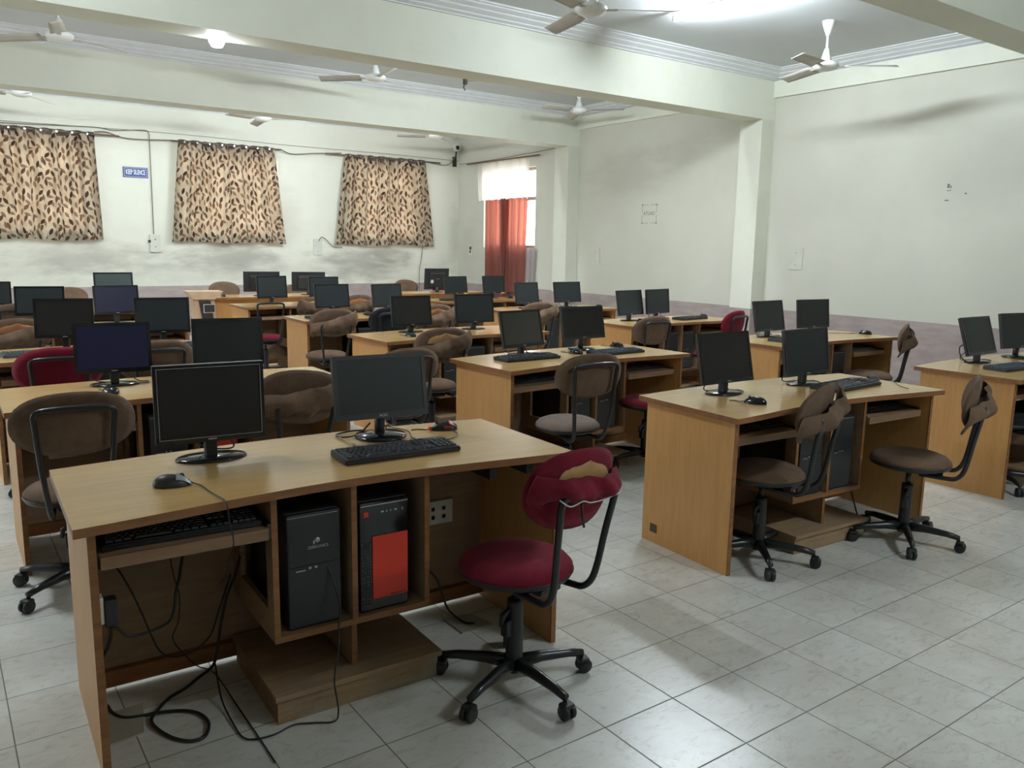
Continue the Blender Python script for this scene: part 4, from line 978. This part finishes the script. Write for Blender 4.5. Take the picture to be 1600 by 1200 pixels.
def chair_proto(col, torn=None, back=True, patch='foam', frame=True, seatcol=None):
    t = bpy.data.objects.new('swivel_chair', None); C.objects.link(t)
    mb = MB(); mb.lathe([(0, .405), (.15, .405), (.188, .418), (.196, .432), (.190, .442), (0, .442)], 40); mb.build('seat_shell', 'black', t)
    mb = MB(); mb.lathe([(0, .485), (.08, .484), (.14, .478), (.175, .465), (.192, .447), (.193, .437), (.18, .43), (0, .43)][::-1], 40); mb.build('seat', seatcol or col, t)
    mb = MB(); mb.box(-.07, .07, -.06, .12, .385, .407, .004); mb.box(-.05, .05, .08, .155, .38, .402, .004); mb.build('seat_bracket', 'bmetal', t)
    mb = MB(); mb.tube([(0, 0, .30), (0, 0, .39)], .014, 12); mb.build('piston', 'chrome' if False else 'bmetal', t)
    mb = MB(); mb.lathe([(.022, .05), (.034, .06), (.030, .10), (.028, .30), (.026, .315), (0, .315)], 20); mb.build('column', 'black', t)
    mb = MB(); mb.tube([(.028, 0, .285), (.055, -.005, .27), (.062, -.006, .235)], [.010, .011, .008], 8); mb.box(.02, .05, -.02, .01, .19, .25, .006); mb.build('height_knob', 'black', t)
    for k in range(5):
        mb = MB(); mb.tube([(.02, 0, .085), (.10, 0, .088), (.20, 0, .082), (.262, 0, .072)], [.026, .020, .016, .013], 10)
        lg = mb.build('base_leg', 'bmetal', t, rot=(0, 0, 2*PI*k/5))
        mb = MB(); mb.tube([(.258, 0, .075), (.258, 0, .055)], .007, 8)
        for s_ in (-1, 1): mb.lathe([(0, -.009), (.022, -.009), (.026, -.005), (.026, .005), (.022, .009), (0, .009)], 18, mat=Matrix.Rotation(PI/2, 4, 'X'), c=(.268, s_*.013, .0265))
        mb.box(.246, .284, -.022, .022, .032, .056, .008); mb.build('caster', 'black', lg)
    if frame:
        zt = CZ+.075 if not torn else CZ-.005
        path = [(-.085, .05, .392), (-.095, .165, .388), (-.10, .215, .396), (-.108, .248, .45), (-.125, .272, .60), (-.138, .290, zt-.06), (-.140, .296, zt-.02), (-.122, .300, zt), (-.06, .304, zt+.006)]
        path += [(-x, y, z) for x, y, z in reversed(path)]
        mb = MB(); mb.tube(catmull(path, 4), .0115, 10); mb.build('back_frame', 'bmetal', t)
    if back:
        tilt = Matrix.Translation((0, .258, CZ)) @ Matrix.Rotation(math.radians(-8), 4, 'X')
        l = lens(.45, .285, .014, .030); mb = MB(); mb.add(l.bm, tilt); mb.build('backrest', col, t)
        if torn:
            if patch:
                p = MB(); p.grid(12, 4, lambda u, v: ((u-.5)*.27*math.sqrt(max(0, 1-v*v)), .0185-.9*((u-.5)*.27)**2, .03+.075*v)); q = MB(); q.add(p.bm, tilt); q.build('bare_board', patch, t)
            rnd = random.Random(torn)
            a0, a1, a2 = rnd.uniform(0, 6), rnd.uniform(0, 6), rnd.uniform(0, 6)
            ln = .10 if torn == 3 else .145
            def flap(u, v):
                e = 1-(2*u-1)**4
                x = (u-.5)*.45*(1-.10*(2*v-1)**2)
                z = .060-ln*v+.010*math.sin(u*8+a0)*v+(.11*math.copysign(1, math.sin(a1)) if torn != 3 else .02*math.sin(a1))*(u-.5)*(1-.5*v)+(.012*math.sin(u*17+a2)+(.010*math.sin(u*41+a0) if torn != 3 else 0))*v**3
                y = .012-.9*x*x+((.062 if torn == 3 else .078)*math.sin(PI*min(1, .12+v*.98))**.8+.010*math.sin(u*13+a1+v*3)+.006*math.sin(u*29+a2+v*5))*(.25+.75*e)
                return (x, y, z)
            fl = MB(); fl.grid(34, 14, flap)
            ext = bmesh.ops.extrude_face_region(fl.bm, geom=list(fl.bm.faces))
            for v in ext['geom']:
                if isinstance(v, bmesh.types.BMVert): v.co.y -= .006
            bmesh.ops.recalc_face_normals(fl.bm, faces=fl.bm.faces)
            q = MB(); q.add(fl.bm, tilt); q.build('torn_cover', col, t)
            if torn == 3:
                s = MB(); s.tube(catmull([(-.19, .27, .785), (-.15, .31, .765), (-.06, .322, .752), (.03, .325, .748), (.08, .33, .758), (.13, .322, .745), (.17, .31, .765)], 5), .0022, 5); s.build('frayed_strip', 'stick', t)
                s = MB(); s.tube([(.07, .315, .75), (.072, .322, .70), (.068, .326, .665)], .004, 6); s.build('dangling_strip', 'black', t)
    return t
PROTO = {}
def chair(x, y, bdir, star, lab, col='brown', torn=None, back=True, patch='foam', frame=True, dz=0.0, roll=0.0, seatcol=None, bz=0.0):
    key = (col, torn, back, patch, frame, seatcol)
    if key not in PROTO: PROTO[key] = t = chair_proto(col, torn, back, patch, frame, seatcol)
    else: t = copy_tree(PROTO[key])
    rz = math.radians(bdir-90); t.location = (x, y, 0); t.rotation_euler = (0, 0, rz)
    k = 0
    for ch in t.children:
        if ch.name.startswith('base_leg'): ch.rotation_euler = (0, 0, math.radians(star)-rz+2*PI*k/5); k += 1
        elif dz and not ch.name.startswith(('column', 'height_knob')): ch.location.z = dz
        if roll and ch.name.startswith(('backrest', 'torn', 'bare', 'frayed')):
            R_ = Matrix.Translation((0, 0, CZ)) @ Matrix.Rotation(math.radians(roll), 4, 'Y') @ Matrix.Translation((0, 0, -CZ)); ch.matrix_local = Matrix.Translation((0, 0, dz+bz)) @ R_
    tag(t, lab, 'chair', 'swivel chairs at the desks'); return t
chair(-.395, .37, -77, 346, 'maroon swivel chair with torn backrest at the nearest desk', 'maroon', 3, roll=-7, bz=-.018)
chair(1.275, .65, -74, -58, 'brown torn swivel chair pushed under the left of the front middle desk', 'brown', 5, patch=None)
chair(2.13, .39, -64, 290, 'brown torn swivel chair at the right of the front middle desk', 'brown', 8, patch=None)
chair(-1.49, 2.06, -93, 215, 'brown swivel chair with intact wide back at left behind the nearest desk', 'brown')
chair(-.55, 2.16, -86, 10, 'brown swivel chair with hanging torn cover behind the two nearest monitors', 'brown', 13, patch=None, roll=-8)
chair(-1.36, 3.58, -93, 20, 'maroon swivel chair half hidden behind the blue-screened monitor', 'maroon')
chair(-.84, 3.70, -88, 50, 'brown swivel chair peeking out right of the blue-screened monitor', 'brown')
chair(-1.40, 5.55, -92, 10, 'torn brown chair with bare orange board at the left photo edge', 'brown', 17, patch='orangefoam')
chair(-1.27, 7.15, -92, 10, 'brown chair at the far left photo edge, behind the orange-board chair', 'brown')
chair(1.14, 1.97, -98, 35, 'grey-brown swivel chair with intact round back at the second-row middle desk', 'brown', seatcol='greybrown')
chair(2.07, 2.24, -80, 250, 'swivel chair with maroon seat and no backrest under the second-row desk', 'maroon', back=False, frame=False)
chair(1.12, 3.57, -98, 15, 'brown chair with draped torn cover and bare board at the third-row middle desk', 'brown', 21, patch='foam')
chair(.60, 3.16, -95, 15, 'low brown chair behind the AOC-lettered monitor, only its top edge showing', 'brown', dz=-.07)
chair(1.10, 5.51, -95, 15, 'torn brown chair at the left of the fourth-row middle desk', 'brown', 25, patch=None)
chair(1.65, 5.50, -90, 15, 'black-backed chair half hidden in the fourth-row middle bay', 'blackc')
chair(2.20, 5.60, -90, 15, 'torn brown chair between the two third-row middle monitors', 'brown', 25, patch='orangefoam')
chair(1.08, 7.18, -95, 15, 'maroon-seated chair with only the bare metal back frame left', 'maroon', back=False)
chair(1.60, 7.20, -90, 15, 'torn chair showing yellow foam behind the fourth-row left monitor', 'brown', 29, patch='yellowfoam')
chair(2.14, 7.28, -90, 15, 'brown chair with bare board between the fourth-row middle monitors', 'brown', 17, patch='orangefoam')
chair(2.74, 10.28, 90, 15, 'brown chair behind the last-row middle desk, by its right monitor', 'brown', dz=-.05)
chair(1.62, 10.28, 90, 15, 'brown chair behind the left end of the last-row middle desk', 'brown')
chair(4.62, 10.28, 90, 15, 'reddish-brown chair behind the last-row right desk', 'brown')
chair(5.35, 10.28, 90, 15, 'maroon chair behind the last-row right desk, mostly hidden', 'maroon', dz=-.05)
chair(-.40, 10.28, 90, 15, 'brown chair against the back wall behind the left column', 'brown', dz=-.05)
chair(3.50, 5.52, -100, 15, 'torn brown chair at the fourth-row right-column desk', 'brown', 21, patch=None)
chair(3.33, 3.66, -95, 15, 'brown chair with intact round back at the third-row right-column desk', 'brown')
chair(4.52, 3.78, -80, 15, 'maroon chair with intact back at the third-row right-column desk', 'maroon')
chair(4.62, 2.13, -60, 15, 'torn brown chair at the right of the second-row right-column desk', 'brown', 8, patch=None)
chair(3.68, .62, -85, 233, 'chair under the rightmost desk, cut off by the photo edge', 'blackc')

# ------------------------------------------------------------------ lectern behind the left desks
t = thing('lectern', 'pale wooden lectern with dark panel behind the left-column desks', 'lectern', (.89, 9.08, 0), math.radians(-4))
mb = MB()
def frus(mb, x0, x1, X0_, X1_, y0, y1, z0, z1):
    b = [mb.bm.verts.new(v) for v in ((x0, y0, z0), (x1, y0, z0), (x1, y1, z0), (x0, y1, z0))]; tt = [mb.bm.verts.new(v) for v in ((X0_, y0, z1), (X1_, y0, z1), (X1_, y1, z1), (X0_, y1, z1))]
    for q in ((b[3], b[2], b[1], b[0]), tuple(tt), (b[0], b[1], tt[1], tt[0]), (b[1], b[2], tt[2], tt[1]), (b[2], b[3], tt[3], tt[2]), (b[3], b[0], tt[0], tt[3])): mb.bm.faces.new(q).material_index = mb.mi
frus(mb, -.02, .20, -.10, .16, -.12, .14, 0, .76); mb.build('lectern_body', 'lectern', t)
mb = MB(); frus(mb, -.10, .16, -.17, .27, -.16, .18, .76, .86); mb.build('lectern_top', 'lectern', t)
mb = MB(); frus(mb, .03, .17, -.03, .11, -.135, -.118, .30, .74); mb.build('dark_panel', 'lectern_dark', t)
mb = MB(); mb.box(.02, .16, -.150, -.136, .59, .70); mb.mi = 1; mb.box(.028, .152, -.154, -.149, .598, .692); mb.build('plaque', ['stick', 'lectern_dark'], t)
